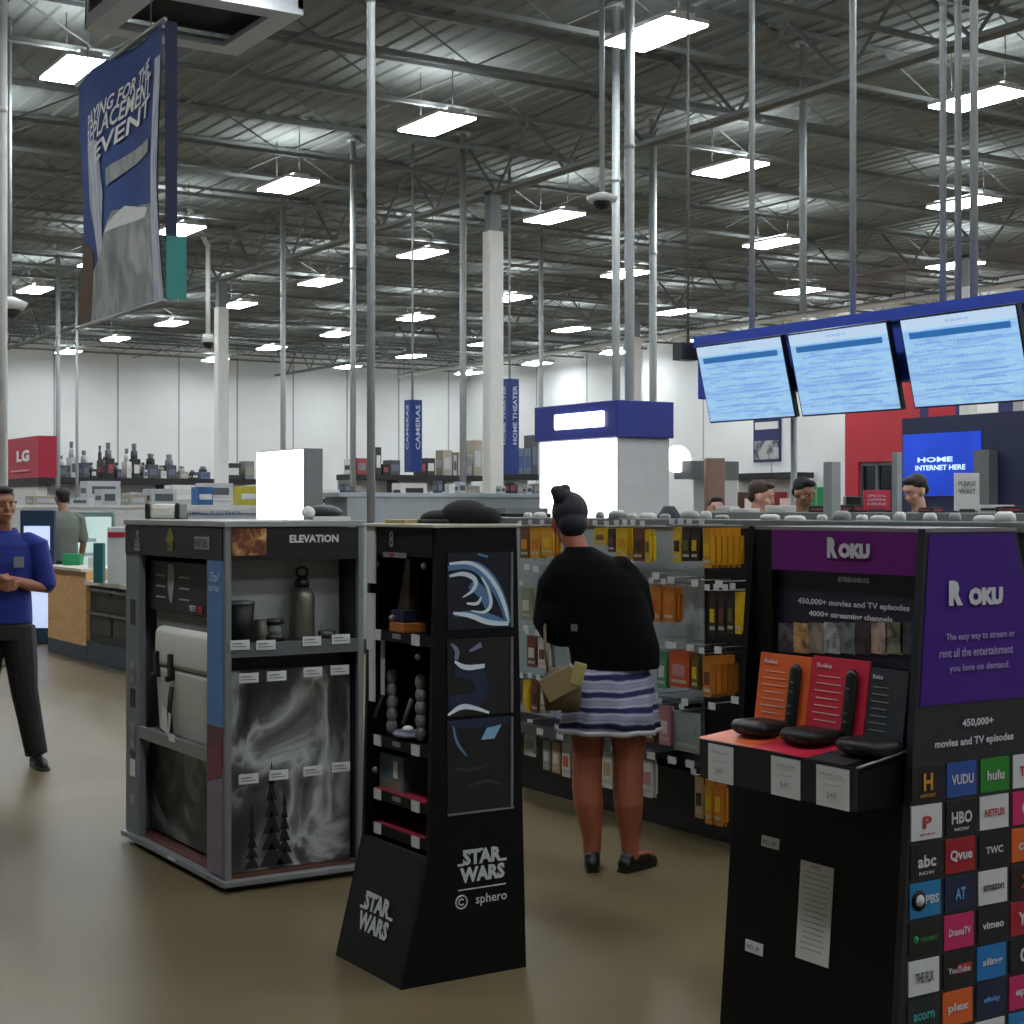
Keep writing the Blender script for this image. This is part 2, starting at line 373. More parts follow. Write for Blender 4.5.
def bpatch(m, poly, mat, lift):
    """polygon on the cloth, cut in fine strips"""
    us = [p[0] for p in poly]; vs_ = [p[1] for p in poly]; n = 26
    def span(v):
        xs = []
        for i in range(len(poly)):
            (ua, va), (ub, vb) = poly[i], poly[(i+1) % len(poly)]
            if (va-v)*(vb-v) <= 0 and va != vb: xs.append(ua+(ub-ua)*(v-va)/(vb-va))
        return (min(xs), max(xs)) if xs else (0, 0)
    v0, v1 = min(vs_)+1e-4, max(vs_)-1e-4; V = []; Fc = []
    for i in range(n+1):
        v = v0+(v1-v0)*i/n; s0, s1 = span(v)
        for k in range(9): V.append(bsurf(s0+(s1-s0)*k/8, v, lift))
    for i in range(n):
        for k in range(8): Fc.append((i*9+k, i*9+k+1, (i+1)*9+k+1, (i+1)*9+k))
    m.add(V, Fc, mat, True)
m = MB()
bpatch(m, [(0, 0), (1, 0), (1, 1), (0, 1)], bb, 0)
bpatch(m, [(.12, 0), (1, 0), (1, .36), (.5, .4), (.12, .22)], bw, .008)
bpatch(m, [(.0, 0), (.12, 0), (.12, .3), (0, .36)], brn, .008)
bpatch(m, [(.08, .76), (.95, .93), (1, .86), (1, 0), (.9, 0), (.84, .4), (.6, .5), (.5, .35), (.42, .2), (.2, .25), (.1, .5)], bp, .006) if 0 else None
bpatch(m, [(.10, .50), (.16, .72), (.36, .70), (.40, .48), (.30, .28), (.2, .26)], bp, .01)
bpatch(m, [(.86, 0), (1, 0), (1, .88), (.93, .88)], bp, .012)
bpatch(m, [(.45, .50), (.86, .56), (.86, .61), (.45, .57)], MC['banner photo cloth'], .014)
bpatch(m, [(.38, .33), (.8, .33), (.84, .36), (.62, .40), (.45, .36)], white, .014)
def btext(st, u, v, w, h, sh=0, rise=0):
    vs, fs, asp = text_geo(st, .02); m.add([bsurf(u+(x*w+sh*y*w), v+y*h+rise*x, .02) for x, y in vs], fs, white)
btext('PAYING FOR THE', .54, .83, .64, .06, .02, .09)
btext('REPLACEMENT', .54, .765, .68, .075, .02, .09)
btext('EVENT', .60, .69, .55, .07, .02, .09)
m.build('cloth_face', t)
m = MB(); m.box(BX+.02, BX+.12, Y0-.02, Y0, zb+.5, zt, bdk); m.box(BX+.02, BX+.2, Y0-.03, Y0-.002, zb+.02, zb+.56, teal); m.build('side_face', t)
m = MB(); m.tube([(BX, Y0-.05, zt), (BX, Y1+.05, zt)], .025, silver, 8); m.build('top_rod', t)
m = MB(); m.tube([(BX, Y0-.05, zb), (BX, Y1+.05, zb)], .02, silver, 8); m.build('bottom_rod', t)
for Y in (Y0+.3, Y1-.3):
    m = MB(); m.tube([(BX, Y, zt), (BX, Y, DZ)], .006, grey, 5); m.build('hanging_wire', t)
# ---------------------------------------------------------------- hanging menu screens
SX = 9.4
ya = pX(695, 345, SX).y; yb = pX(1040, 300, SX).y
t = thing('screen_mounting_beam', (SX+.25, (ya+yb)/2, 2.55), 'long dark blue board hanging from poles behind three menu screens', 'sign board')
bl = M('beam blue', (30, 66, 176), .5); m = MB(); m.box(SX+.03, SX+.2, yb, ya, 2.62, 3.2, bl); m.build('board', t, bevel=.01)
m = MB(); m.box(SX-.02, SX+.03, yb, ya, 3.10, 3.2, bl); m.build('top_ledge', t)
m = MB(); yy = pX(752, 300, SX+.2).y; m.cyl((SX+.2, yy), .028, 3.15, DZ, steel, 10); m.build('hanging_pole', t)
m = MB(); yy = pX(853, 300, SX+.2).y; m.cyl((SX+.2, yy), .028, 3.15, DZ, steel, 10); m.build('hanging_pole', t)
m = MB(); yy = pX(798, 430, SX+.4).y; m.cyl((SX+.35, yy), .03, 0, 3.1, steel, 10); m.build('floor_pole', t)
scr = MN('screen listing', [(.3, (118, 160, 210)), (.45, (140, 182, 224)), (.55, (156, 196, 232)), (.75, (120, 166, 214))], 4.5, 3, 1.0, .3, (1, .4, 4), emit=.72)
scrh = M('screen header', (42, 104, 166), .3, emit=.6); scrt = M('screen text', (96, 134, 178), .3, emit=.5); scrw = M('screen white', (186, 210, 234), .3, emit=.62)
bez = M('screen bezel', (12, 13, 16), .3)
for (pl, pr, nm) in ((702, 788, 'left'), (794, 894, 'middle'), (906, 1024, 'right')):
    y1 = pX(pl, 380, SX-.14).y; y0 = pX(pr, 380, SX-.14).y; w = y1-y0; yc = (y0+y1)/2; h = .69
    t = thing('menu_screen', (SX-.09, yc, 2.80), nm+' one of three hanging pale blue menu screens tilted downward', 'screen', 'hanging menu screens')
    tl = math.radians(14); V = Vector((-math.sin(tl), 0, math.cos(tl))); O = Vector((SX-.085, yc, 2.74)); Nn = UX.cross(V)
    m = MB(); m.slab(O, UX, V, w, h+.03, .05, bez); m.build('bezel', t, bevel=.006)
    m = MB(); O2 = O+Nn*.05; m.slab(O2, UX, V, w-.03, h, .002, scr)
    m.slab(O2+V*.30, UX, V, w-.03, .085, .003, scrw)
    m.slab(O2+V*(.5*h-.13), UX, V, w*.86, .05, .005, scrh)
    m.text('MENU' if 0 else 'WE CAN HELP YOU', O2+V*(.5*h-.045), UX, V, w*.2, .02, scrt, lift=.004)
    rr = random.Random(pl)
    for k in range(8):
        zz = .5*h-.20-k*.06
        m.text(rr.choice(['Appointments and pickup times today', 'Setup and repair with protection plans', 'Check in at the counter for service help']), O2+V*zz+UX*rr.uniform(-.05, .02), UX, V, w*rr.uniform(.68, .8), .022, scrt, lift=.004)
    m.build('display', t)
    m = MB(); m.box(SX-.05, SX+.028, yc-.12, yc+.12, 2.7, 2.82, dgrey); m.build('wall_bracket', t)
p = pD(688, 352, 14.9); m = MB(); m.box(p.x-.12, p.x+.08, p.y-.06, p.y+.08, p.z-.08, p.z+.08, dgrey); m.cyl((p.x, p.y), .012, p.z+.08, DZ, grey, 8)
m.build('speaker_box', label='small dark speaker box hanging left of the menu screens', cat='speaker')
# ---------------------------------------------------------------- blue-topped kiosk
D = 16; c = pD(618, HY, D); KX, KY = c.x, c.y
zt = 1.6+108/F*D; zm = 1.6+71/F*D; wx = .66; wy = 1.42
t = thing('promotional_kiosk', (KX+wx/2, KY+wy/2, 0), 'tall kiosk with blue header and brightly lit white panel', 'kiosk')
kg = M('kiosk glowing panel', (255, 255, 255), .5, emit=3.2); kw = M('kiosk side', (190, 192, 194), .5)
m = MB(); m.box(KX-.05, KX+wx+.02, KY-.05, KY+wy+.05, zm, zt, M('kiosk blue', (36, 50, 138), .45)); hd = m.build('header', t, bevel=.01)
m = MB(); m.box(KX, KX+wx, KY, KY+wy, 0, zm, kw); m.build('body', t, bevel=.01)
m = MB(); m.box(KX-.02, KX, KY+.02, KY+wy-.02, .9, zm-.01, kg); m.build('lit_panel', t)
m = MB(); ys = pX(605, 420, KX-.05).y; ye = pX(556, 420, KX-.05).y; z1 = 1.6+98/F*D; z0 = 1.6+80/F*D
m.box(KX-.08, KX-.05, ys, ye, z0+.02, z1, kg); m.build('lit_name_plate', t, bevel=.03)
# round lamp and grey box beside the kiosk
p = pD(677, 459, 17.5)
t = thing('round_light_sign', (p.x, p.y, 0), 'round glowing white sign on a grey stand right of the kiosk', 'sign')
m = MB(); m.tube([p-RT*.0-FW*.04, p+FW*.04], .15, M('round sign glow', (255, 255, 255), .5, emit=2.5), 24); m.build('lit_disc', t)
m = MB(); q = p+FW*.15; m.box(q.x-.06, q.x+.62, q.y-.35, q.y-.05, 1.92, 2.12, grey); m.build('grey_arm', t)
m = MB(); m.box(q.x+.2, q.x+.62, q.y-.33, q.y-.07, 0, 1.92, M('kiosk side', (190, 192, 194))); m.build('stand', t)
# ---------------------------------------------------------------- glowing light box
LX = pD(304, HY, 11).x; LY = pD(304, HY, 11).y; D = 11; zt = 1.6+60/F*D
t = thing('light_box', (LX+.2, LY+.28, 0), 'tall glowing white light box with a grey side, behind the near display', 'light box')
m = MB(); yl = pX(258, 480, LX).y; xr = pY(323, 480, LY).x
m.box(LX, xr, LY, yl, 0, zt, M('light box side', (128, 128, 130), .6)); m.build('casing', t, bevel=.005)
m = MB(); m.box(LX-.015, LX, LY+.01, yl-.01, .7, zt-.01, kg); m.build('lit_face', t)
# ---------------------------------------------------------------- blade signs
wp2 = M('sign lettering', (196, 208, 232), .5)
def blade(px0, px1, py0, py1, D, lab, st, two=False):
    c = pD((px0+px1)/2, HY, D); w = (px1-px0)/F*D; z1 = CH+(HY-py0)/F*D; z0 = CH+(HY-py1)/F*D
    t = thing('blade_sign', (c.x, c.y, z0), lab, 'sign', 'vertical blue blade signs')
    wy_ = w*.95; m = MB(); bsg = M('blade sign blue', (28, 56, 128), .5)
    m.box(c.x-.08, c.x+w*.5, c.y-w*.25, c.y+w*.5, z0, z1, bsg)
    m.build('panel', t)
    m = MB(); hh = z1-z0
    m.text(st, (c.x-.08, c.y+w*.12, z0+hh*.62), Vector((0, 0, 1)), Vector((0, 1, 0)), hh*.62, w*.28, wp2, .02)
    m.text(st, (c.x+w*.22, c.y-w*.25, z0+hh*.62), Vector((0, 0, 1)), Vector((-1, 0, 0)), hh*.62, w*.3, wp2, .02)
    m.build('lettering', t)
    m = MB(); m.cyl((c.x, c.y), .02, z1, DZ, steel, 8); m.build('hanging_rod', t)
blade(404, 421, 400, 472, 27, 'shorter blue blade sign with vertical white lettering left of the white column', 'CAMERAS')
blade(501, 518, 379, 474, 27, 'taller blue blade sign with vertical white lettering right of the white column', 'HOME THEATER')
# ---------------------------------------------------------------- right wall entrance
t = thing('entrance_portal', (XR-.15, 32, 0), 'tall red entrance wall panel with dark glazed doors', 'entrance')
red = M('entrance red', (172, 34, 48), .6); ya = pX(845, 400, XR-.3).y; yb = pX(915, 400, XR-.3).y-6
zR = pX(880, 340, XR-.3).z; m = MB(); m.box(XR-.3, XR, yb, ya, 2.95, zR, red)
yd0 = pX(905, 470, XR-.3).y; yd1 = pX(858, 470, XR-.3).y
m.box(XR-.3, XR, yd1, ya, 0, 2.95, red); m.box(XR-.3, XR, yb, yd0-2, 0, 2.95, red); m.build('red_panel', t)
m = MB(); m.box(XR-.12, XR-.08, yd0-2, yd1, 0, 2.9, M('door glass dark', (16, 24, 34), .15)); m.build('door_glass', t)
m = MB()
for k in range(7):
    y = yd1-k*(yd1-yd0+2)/6; m.box(XR-.2, XR-.05, y-.04, y+.04, 0, 2.95, grey)
m.box(XR-.2, XR-.05, yd0-2, yd1, 2.85, 2.95, grey); m.build('door_frame', t)
# red and white strip of boxes high on the right
p0 = pX(915, 410, XR-.5); p1 = pX(1024, 405, XR-.5)
m = MB(); rr = random.Random(3); y = p1.y-2.5; zs = pX(960, 415, XR-.5).z
while y < p0.y:
    w = rr.uniform(.25, .7); y2 = min(y+w, p0.y)
    m.box(XR-.6, XR-.3, y, y2, zs, zs+.42, rr.choice([red, white, M('sign maroon', (150, 26, 60)), M('strip grey', (150, 152, 150)), navy])); y = y2
m.build('header_sign', label='red and white striped sign band under the right menu screen', cat='sign')
# dark blue wall with lit screen
D = 24; A = pD(902, HY, D); WX = A.x
yE = A.y; yS = pX(1060, HY, WX).y; zT = pX(960, 415, WX).z
t = thing('demo_wall', (WX+.2, (yE+yS)/2, 0), 'dark navy demo wall holding a bright blue wall screen', 'display wall')
m = MB(); m.box(WX, WX+.4, yS, yE, 0, zT, M('demo wall navy', (22, 32, 66), .6)); m.build('wall_panel', t)
ysA = pX(903, 460, WX-.03).y; ysB = pX(980, 460, WX-.03).y; z1 = pX(940, 433, WX).z; z0 = pX(940, 496, WX).z
m = MB(); m.box(WX-.03, WX, ysB, ysA, z0, z1, MN('blue wall screen', [(.3, (14, 48, 160)), (.6, (18, 64, 190)), (.8, (40, 110, 215))], .8, 2, 0, .4, emit=.7)); m.build('lit_screen', t)
m = MB(); tw = M('lit letters', (190, 220, 250), .4, emit=1.0)
m.text('HOME', pX(935, 459.5, WX-.03), UX, VZ, 1.0*abs(pX(918, 461, WX).y-pX(953, 461, WX).y), .075, tw, .03)
m.text('INTERNET HERE', pX(940, 467.5, WX-.03), UX, VZ, abs(pX(915, 461, WX).y-pX(965, 461, WX).y), .075, tw, .03); m.build('lit_lettering', t)
m = MB(); y = pX(986, 480, WX-.1).y; m.box(WX-.2, WX-.02, y-.14, y+.14, 0, pX(985, 450, WX-.1).z, grey); m.build('grey_post', t)
# poster on the right wall
q = pX(767, 440, XR-.05); t = thing('wall_poster', (q.x, q.y, q.z), 'small dark blue and grey poster on the right wall under the screens', 'poster')
hw = abs(pX(754, 440, XR).y-pX(781, 440, XR).y); hh = pX(767, 418, XR).z-pX(767, 461, XR).z
m = MB(); m.box(XR-.06, XR-.02, q.y-hw/2, q.y+hw/2, q.z-hh/2, q.z+hh/2, navy); m.build('panel', t)
m = MB(); m.box(XR-.08, XR-.06, q.y-hw/2+.08, q.y+hw/2-.08, q.z-hh*.45, q.z-.02, MN('poster photo', [(.35, (50, 52, 56)), (.55, (170, 172, 172))], 3, 3)); m.box(XR-.08, XR-.06, q.y-hw/2+.1, q.y+hw/2-.1, q.z+hh*.25, q.z+hh*.42, offw); m.build('picture', t)
# ================================================================ silver framed outdoor display
EX, EY, EX1, EY1, EH = 2.52, 6.17, 3.16, 7.42, 1.545
t = E = thing('outdoor_goods_display', ((EX+EX1)/2, (EY+EY1)/2, 0), 'silver framed two-sided display with a boxy white cooler, black headers and grey forest pictures', 'display stand')
fr = M('brushed aluminium', (142, 146, 148), .4, .55); tagm = M('price tag white', (205, 207, 205), .6)
m = MB(); m.box(EX+.03, EX1-.03, EY+.03, EY1-.03, 0, .025, black); m.box(EX-.02, EX1+.02, EY-.02, EY1+.02, .025, .05, fr); m.build('base', t, bevel=.003)
m = MB(); m.box(EX+.02, EX1-.02, EY+.02, EY1-.02, .05, .056, M('reddish base board', (84, 46, 36), .5)); m.build('base_board', t)
m = MB(); m.box(EX-.01, EX1+.01, EY-.01, EY1+.01, EH-.025, EH, M('display top edge', (150, 152, 150), .5)); m.build('top_board', t, bevel=.003)
m = MB(); m.box(EX, EX+.025, EY, EY+.025, .05, EH-.025, fr); m.build('corner_post', t)
m = MB(); m.box(EX1-.025, EX1, EY, EY+.025, .05, EH-.025, fr); m.build('corner_post', t)
m = MB(); m.box(EX+.012, EX1-.012, EY+.205, EY+.235, .056, EH-.03, dgrey); m.build('divider_panel', t)
m = MB(); m.box(EX1-.012, EX1, EY+.025, EY1, .056, EH-.03, dgrey); m.build('side_panel', t)
m = MB(); m.box(EX+.5, EX+.52, EY+.235, EY1-.02, .056, EH-.03, M('compartment back', (70, 73, 74), .7)); m.build('cooler_back_panel', t)
m = MB(); m.box(EX+.02, EX1-.02, EY1-.015, EY1, .056, EH-.03, fr); m.build('rear_panel', t)
# left face: sticker post at the far end
ysp = 7.23
m = MB(); m.box(EX, EX+.03, ysp, EY1, .05, EH-.025, M('post panel grey', (112, 117, 122), .5)); pp = m.build('sticker_post', t)
for (py, h, mt) in ((612, .12, dgrey), (672, .10, silver), (698, .09, black), (735, .12, silver), (768, .08, white), (800, .05, silver), (754, .03, black)):
    q = pX(134, py, EX); m = MB(); m.slab((EX-.001, ysp+.09, q.z), UX, VZ, .07, h, .002, mt)
    if py == 672: m.text('THE', (EX-.003, ysp+.09, q.z), UX, VZ, .06, .03, dgrey)
    if py == 735: m.text('WILD', (EX-.003, ysp+.09, q.z), UX, VZ, .06, .03, dgrey)
    m.build('sticker', pp)
# left header, black with marks
z0 = pX(175, 557, EX).z; m = MB(); m.box(EX-.004, EX+.03, EY+.03, EY1, z0, EH-.03, M('header black', (22, 23, 25), .4)); hd = m.build('header', t)
m = MB(); ol = M('logo olive yellow', (120, 116, 46), .6); lg = M('logo grey', (150, 154, 156), .6)
def onEX(px, py): return pX(px, py, EX-.005)
c = onEX(138, 541); m.text('S', c+Vector((0, 0, .02)), UX, VZ, .05, .06, lg, .04); m.text('Elk', c-Vector((0, 0, .02)), UX, VZ, .08, .05, lg, .04)
c = onEX(170, 541)
m.slab(c-Vector((0, 0, .02)), UX, VZ, .07, .05, .002, ol); m.add([c+UX*.0+VZ*.07, c+UX*-.06+VZ*.0, c+UX*.06+VZ*.0], [(0, 1, 2)], ol); m.text('REI', c-Vector((.004, 0, .02)), UX, VZ, .05, .02, black, .02)
m.slab(onEX(202, 543), UX, VZ, .17, .055, .002, lg); m.text('VENTURE', onEX(202, 543)-Vector((.003, 0, 0)), UX, VZ, .15, .035, dgrey, .03)
m.build('header_lettering', hd)
# blue strip near the corner
ysb = EY+.028; yse = EY+.20
blg = M('strip blue', (84, 124, 172), .5); pk = M('strip plum', (98, 62, 72), .6); pg = M('strip mauve grey', (122, 110, 122), .6)
z1 = pX(213, 560, EX).z; za = pX(213, 725, EX).z; zb_ = pX(213, 765, EX).z
m = MB(); m.box(EX-.003, EX+.012, ysb, yse, za, z1, blg); m.box(EX-.003, EX+.012, ysb, yse, zb_, za, pk); m.box(EX-.003, EX+.012, ysb, yse, .06, zb_, pg); sp = m.build('blue_side_strip', t)
m = MB(); m.text('Trail', (EX-.004, (ysb+yse)/2, z1-.07), UX, VZ, .10, .04, M('strip text', (190, 205, 225)), .02, shear=.3); m.text('BOTTLES', (EX-.004, (ysb+yse)/2, z1-.12), UX, VZ, .11, .02, MC['strip text'], .02)
# small climber figure-like rocks print at the foot: jagged ridge
m.prism([(yse-.01, za-.02), (yse-.05, za-.10), (ysb+.02, za-.06), (ysb+.0, za-.2), (yse-.01, za-.24)], EX-.005, EX-.004, 'x', M('ridge red', (120, 54, 66))); m.build('strip_print', sp)
# product card with knife graphic
ya = pX(140, 590, EX+.04).y-.03; yb_ = pX(205, 590, EX+.04).y; zt_ = pX(170, 562, EX+.04).z; zb2 = pX(170, 612, EX+.04).z
m = MB(); m.box(EX+.05, EX+.06, yb_, ya, zb2, zt_, M('card dark', (38, 41, 44), .5)); cd = m.build('product_card', t)
m = MB(); yc = (ya+yb_)/2
m.prism([(yc+.07, zt_-.01), (yc+.01, zt_-.01), (yc-.01, zt_-.04), (yc+.0, (zt_+zb2)/2), (yc+.025, zb2+.04), (yc+.05, zb2+.05), (yc+.075, (zt_+zb2)/2)], EX+.046, EX+.049, 'x', lg)
for k in range(3):
    for s_ in (-.13, .17):
        m.box(EX+.047, EX+.049, yc+s_-.06, yc+s_+.06, zt_-.07-k*.05, zt_-.062-k*.05, lg)
m.text('YETI', (EX+.05, yb_+.17, zb2+.03), UX, VZ, .08, .025, white, .02); m.box(EX+.046, EX+.049, yb_+.05, yb_+.10, zb2+.01, zb2+.045, M('logo red', (165, 30, 40)))
m.build('card_print', cd)
m = MB(); m.box(EX+.07, EX+.5, EY+.24, ysp-.02, zb2-.10, zb2+.01, M('grey crumple', (120, 122, 120), .7)); m.build('back_shelf_box', t, bevel=.02)
# cooler shelf
zs = pX(180, 742, EX).z
m = MB(); m.box(EX+.01, EX+.5, EY+.235, ysp, zs-.03, zs, fr); m.box(EX-.005, EX+.015, EY+.2, ysp, zs-.045, zs+.01, fr); sh = m.build('cooler_shelf', t, bevel=.002)
m = MB(); m.slab(pX(172, 738, EX-.006), UX, VZ, .07, .03, .003, tagm); m.slab(pX(175, 858, EX-.003), UX, VZ, .09, .012, .02, tagm); m.build('price_tag', sh)
forest = MN('forest picture', [(.36, (24, 27, 25)), (.5, (62, 67, 63)), (.6, (120, 126, 120)), (.72, (44, 48, 45))], 3.2, 8, .8, .35, (1, 1, 1.2))
m = MB(); m.box(EX+.09, EX+.11, EY+.236, ysp+.1, .07, zs-.05, forest); m.build('lower_picture', t)
# front face
z0f = pY(290, 560, EY).z; m = MB(); m.box(EX+.026, EX1-.026, EY-.002, EY+.02, z0f, EH-.03, MC['header black']); hd = m.build('header', t)
m = MB(); fire = MN('campfire picture', [(.3, (52, 26, 20)), (.5, (110, 56, 34)), (.62, (186, 138, 84)), (.72, (214, 190, 140))], 16, 4, .5)
m.slab(pY(249, 542, EY-.003), UY, VZ, .155, .115, .002, fire); m.text('ELEVATION', pY(314, 538.5, EY-.004), UY, VZ, .23, .034, offw, .04); m.build('header_lettering', hd)
grad = MN('grey poster', [(.3, (150, 152, 152)), (.6, (182, 184, 184)), (.8, (120, 122, 122))], 1.3, 3, .3, .5)
zsh = pY(290, 642, EY).z
m = MB(); m.box(EX+.026, EX1-.026, EY+.19, EY+.204, zsh, z0f, grad); m.build('upper_back_panel', t)
m = MB(); m.box(EX+.026, EX1-.026, EY+.01, EY+.2, zsh-.015, zsh, dgrey); m.box(EX+.026, EX1-.026, EY, EY+.012, zsh-.055, zsh+.002, M('shelf lip', (92, 95, 98), .4)); sh = m.build('upper_shelf', t)
rock = MN('grey wilderness picture', [(.3, (24, 26, 26)), (.43, (74, 77, 76)), (.52, (172, 175, 172)), (.60, (110, 113, 110)), (.74, (34, 36, 36))], 3.0, 9, .9, .4, (1.2, 1, .8))
m = MB(); m.box(EX+.026, EX1-.026, EY+.08, EY+.10, .06, zsh-.12, rock); m.box(EX+.026, EX1-.026, EY+.12, EY+.16, zsh-.125, zsh-.05, black); pic = m.build('lower_picture', t)
for (fx, w, h) in ((.15, .03, .26), (.24, .05, .42), (.30, .035, .30)):
    X = EX+fx; m = MB()
    for k in range(6):
        zz = .07+h*k/6; ww = w*(1.15-k/6); m.add([(X-ww, EY+.078, zz), (X+ww, EY+.078, zz), (X, EY+.078, zz+h/4.2)], [(0, 1, 2)], M('pine black', (18, 20, 20), .5))
    m.build('pine_print', pic)
for (pys, pxs) in (((645, 645, 641, 639), (240, 266, 312, 341)), ((678, 676, 672, 670), (249, 277, 313, 340)), ((779, 775, 771, 767), (249, 279, 313, 341))):
    for px, py in zip(pxs, pys):
        q = pY(px, py, EY-.005); par = sh if pys[0] == 645 else pic
        if pys[0] != 645:
            hk = MB(); hk.tube([(q.x, EY+.09, q.z+.01), (q.x, EY+.004, q.z+.01)], .003, steel, 6); ho = hk.build('peg_hook', t); par = ho
        m = MB(); m.box(q.x-.043, q.x+.043, EY-.006, EY-.001 if pys[0] == 645 else EY+.004, q.z-.02, q.z+.02, tagm); m.box(q.x-.036, q.x+.01, EY-.008, EY-.006, q.z+.004, q.z+.008, grey); m.box(q.x-.036, q.x+.03, EY-.008, EY-.006, q.z-.008, q.z-.005, grey); m.build('price_tag', par)
# goods on the upper shelf
def lathe(m, c, prof, mat, seg=20): m.tube([(c[0], c[1], c[2]+z) for r, z in prof], [r for r, z in prof], mat, seg)
q = pY(302, 637, EY+.13); c = (q.x, EY+.13, zsh)
sst = M('brushed steel', (128, 126, 116), .35, .7)
t = thing('steel_bottle', c, 'tall brushed steel bottle with black loop cap on the upper shelf', 'bottle')
m = MB(); lathe(m, c, [(.052, .0), (.055, .01), (.055, .185), (.045, .21), (.03, .225)], sst); m.build('body', t)
m = MB(); lathe(m, c, [(.032, .225), (.032, .255), (.02, .26), (.02, .275)], black); m.build('cap', t)
m = MB(); m.tube([(c[0]+.026*math.cos(a), c[1], c[2]+.29+.022*math.sin(a)) for a in [k*PI/6 for k in range(13)]], .006, black, 6); m.build('cap_loop', t)
q = pY(240, 637, EY+.12); c = (q.x, EY+.12, zsh)
t = thing('black_tumbler', c, 'black cylindrical tumbler at the left end of the upper shelf', 'tumbler')
m = MB(); lathe(m, c, [(.05, 0), (.062, .16)], M('matte black', (20, 21, 22), .6)); m.build('body', t); m = MB(); lathe(m, c, [(.064, .16), (.064, .172), (.02, .178)], grey); m.build('lid', t)
q = pY(259, 637, EY+.15); c = (q.x+.01, EY+.13, zsh)
t = thing('steel_mug', c, 'small steel mug with handle right of the black tumbler', 'mug')
m = MB(); lathe(m, c, [(.035, 0), (.04, .01), (.04, .09)], sst); m.build('body', t); m = MB(); m.tube([(c[0]-.03-.035*math.sin(a), c[1], c[2]+.045+.03*math.cos(a)) for a in [k*PI/6 for k in range(7)]], .005, sst, 6); m.build('handle', t)
q = pY(274, 637, EY+.1); c = (q.x, EY+.09, zsh)
t = thing('black_lantern', c, 'short black camp lantern between the mug and steel bottle', 'lantern')
m = MB(); lathe(m, c, [(.04, 0), (.04, .025), (.02, .03), (.022, .07), (.04, .075), (.035, .095)], black); m.build('body', t); m = MB(); lathe(m, c, [(.028, .031), (.028, .07)], MG('lamp glass', alpha=.4)); m.build('glass', t)
q = pY(327, 637, EY+.12); c = (q.x, EY+.12, zsh+.0)
t = thing('steel_cup_ring', c, 'low wire handled steel cup right of the tall bottle', 'cup')
m = MB(); lathe(m, c, [(.035, 0), (.042, .03)], M('dull steel', (90, 90, 88), .4, .6)); m.build('bowl', t); m = MB(); m.tube([(c[0]+.038*math.cos(a), c[1], c[2]+.028+.04*math.sin(a)) for a in [k*PI/8 for k in range(9)]], .0035, steel, 6); m.build('wire_handle', t)
# the cooler
cy0, cy1 = EY+.25, EY+1.0; cx0, cx1 = EX+.03, EX+.45; z0c = zs; H1 = .305; zc = z0c+H1; ztop = pX(170, 628, EX+.03).z
cw = M('cooler shell', (196, 196, 188), .45)
t = thing('cooler', ((cx0+cx1)/2, (cy0+cy1)/2, z0c), 'large off-white hard cooler with black latches on the left shelf', 'cooler')
m = MB(); yc = (cy0+cy1)/2; xc = (cx0+cx1)/2; hx = (cx1-cx0)/2; hy = (cy1-cy0)/2
m.loft([(xc, yc, z0c, hx*.90, hy*.90), (xc, yc, z0c+.015, hx*.93, hy*.93), (xc, yc, zc-.02, hx*.98, hy*.98), (xc, yc, zc, hx*.98, hy*.98)], cw, 48, 9)
m.build('body', t)
m = MB(); m.loft([(xc, yc, zc+.006, hx, hy), (xc, yc, zc+.03, hx*1.01, hy*1.01), (xc, yc, ztop-.03, hx*1.0, hy), (xc, yc, ztop-.01, hx*.95, hy*.97), (xc, yc, ztop, hx*.85, hy*.9)], cw, 48, 8); m.build('lid', t)
m = MB(); m.loft([(xc, yc, zc, hx*.96, hy*.96), (xc, yc, zc+.006, hx*.96, hy*.96)], black, 40, 8); m.build('gasket', t)
for q in (.72, .22):
    m = MB(); m.box(cx0-.016, cx0+.01, yc+q*hy-.022, yc+q*hy+.022, zc-.05, zc+.07, black); m.tube([(cx0-.02, yc+q*hy, zc-.055), (cx0-.02, yc+q*hy, zc-.03)], .016, black, 8); m.build('latch', t, bevel=.004)
m = MB(); m.tube([(cx0+.0, yc+.09, zc-.08), (cx0-.012, yc+.085, z0c+.12), (cx0-.008, yc+.08, z0c+.02)], .012, black, 8); m.build('strap', t)
m = MB(); m.box(cx0-.02, cx0-.016, yc+.06, yc+.17, z0c+.02, z0c+.12, offw, rot=(.25, 0, 0)); m.build('hang_tag', t)
m = MB(); m.tube([(xc, cy1+.0, zc-.03), (xc-.05, cy1+.03, zc-.08), (cx0+.05, cy1+.03, zc-.1), (cx0+.02, cy1+.0, zc-.03)], .009, black, 8); m.build('rope_handle', t)
# things resting on top of this display
q = pX(166, 514, EX+.22); t = thing('white_helmet_case', (q.x, q.y, EH), 'white padded case with black rim lying on the cooler display top', 'case', rz=-YAW)
m = MB(); m.box(-.06, .06, -.1, .1, 0, .075, M('case white', (216, 214, 204), .5)); m.build('shell', t, bevel=.02, local=True)
for s_ in (-1, 1):
    m = MB(); m.box(s_*.073-.012, s_*.073+.012, -.09, .1, 0, .08, black); m.build('rim', t, bevel=.01, local=True)
q = Vector((EX1-.085, EY+.22, EH)); t = thing('vr_headset', (q.x, q.y, EH), 'black headset with a white lens lying on the right end of the silver display', 'headset')
m = MB(); m.ell((q.x, q.y, EH+.035), (.085, .06, .035), M('headset black', (24, 24, 32), .4)); m.build('shell', t)
m = MB(); m.ell((q.x-.09, q.y-.03, EH+.035), (.03, .03, .028), white); m.build('lens', t)
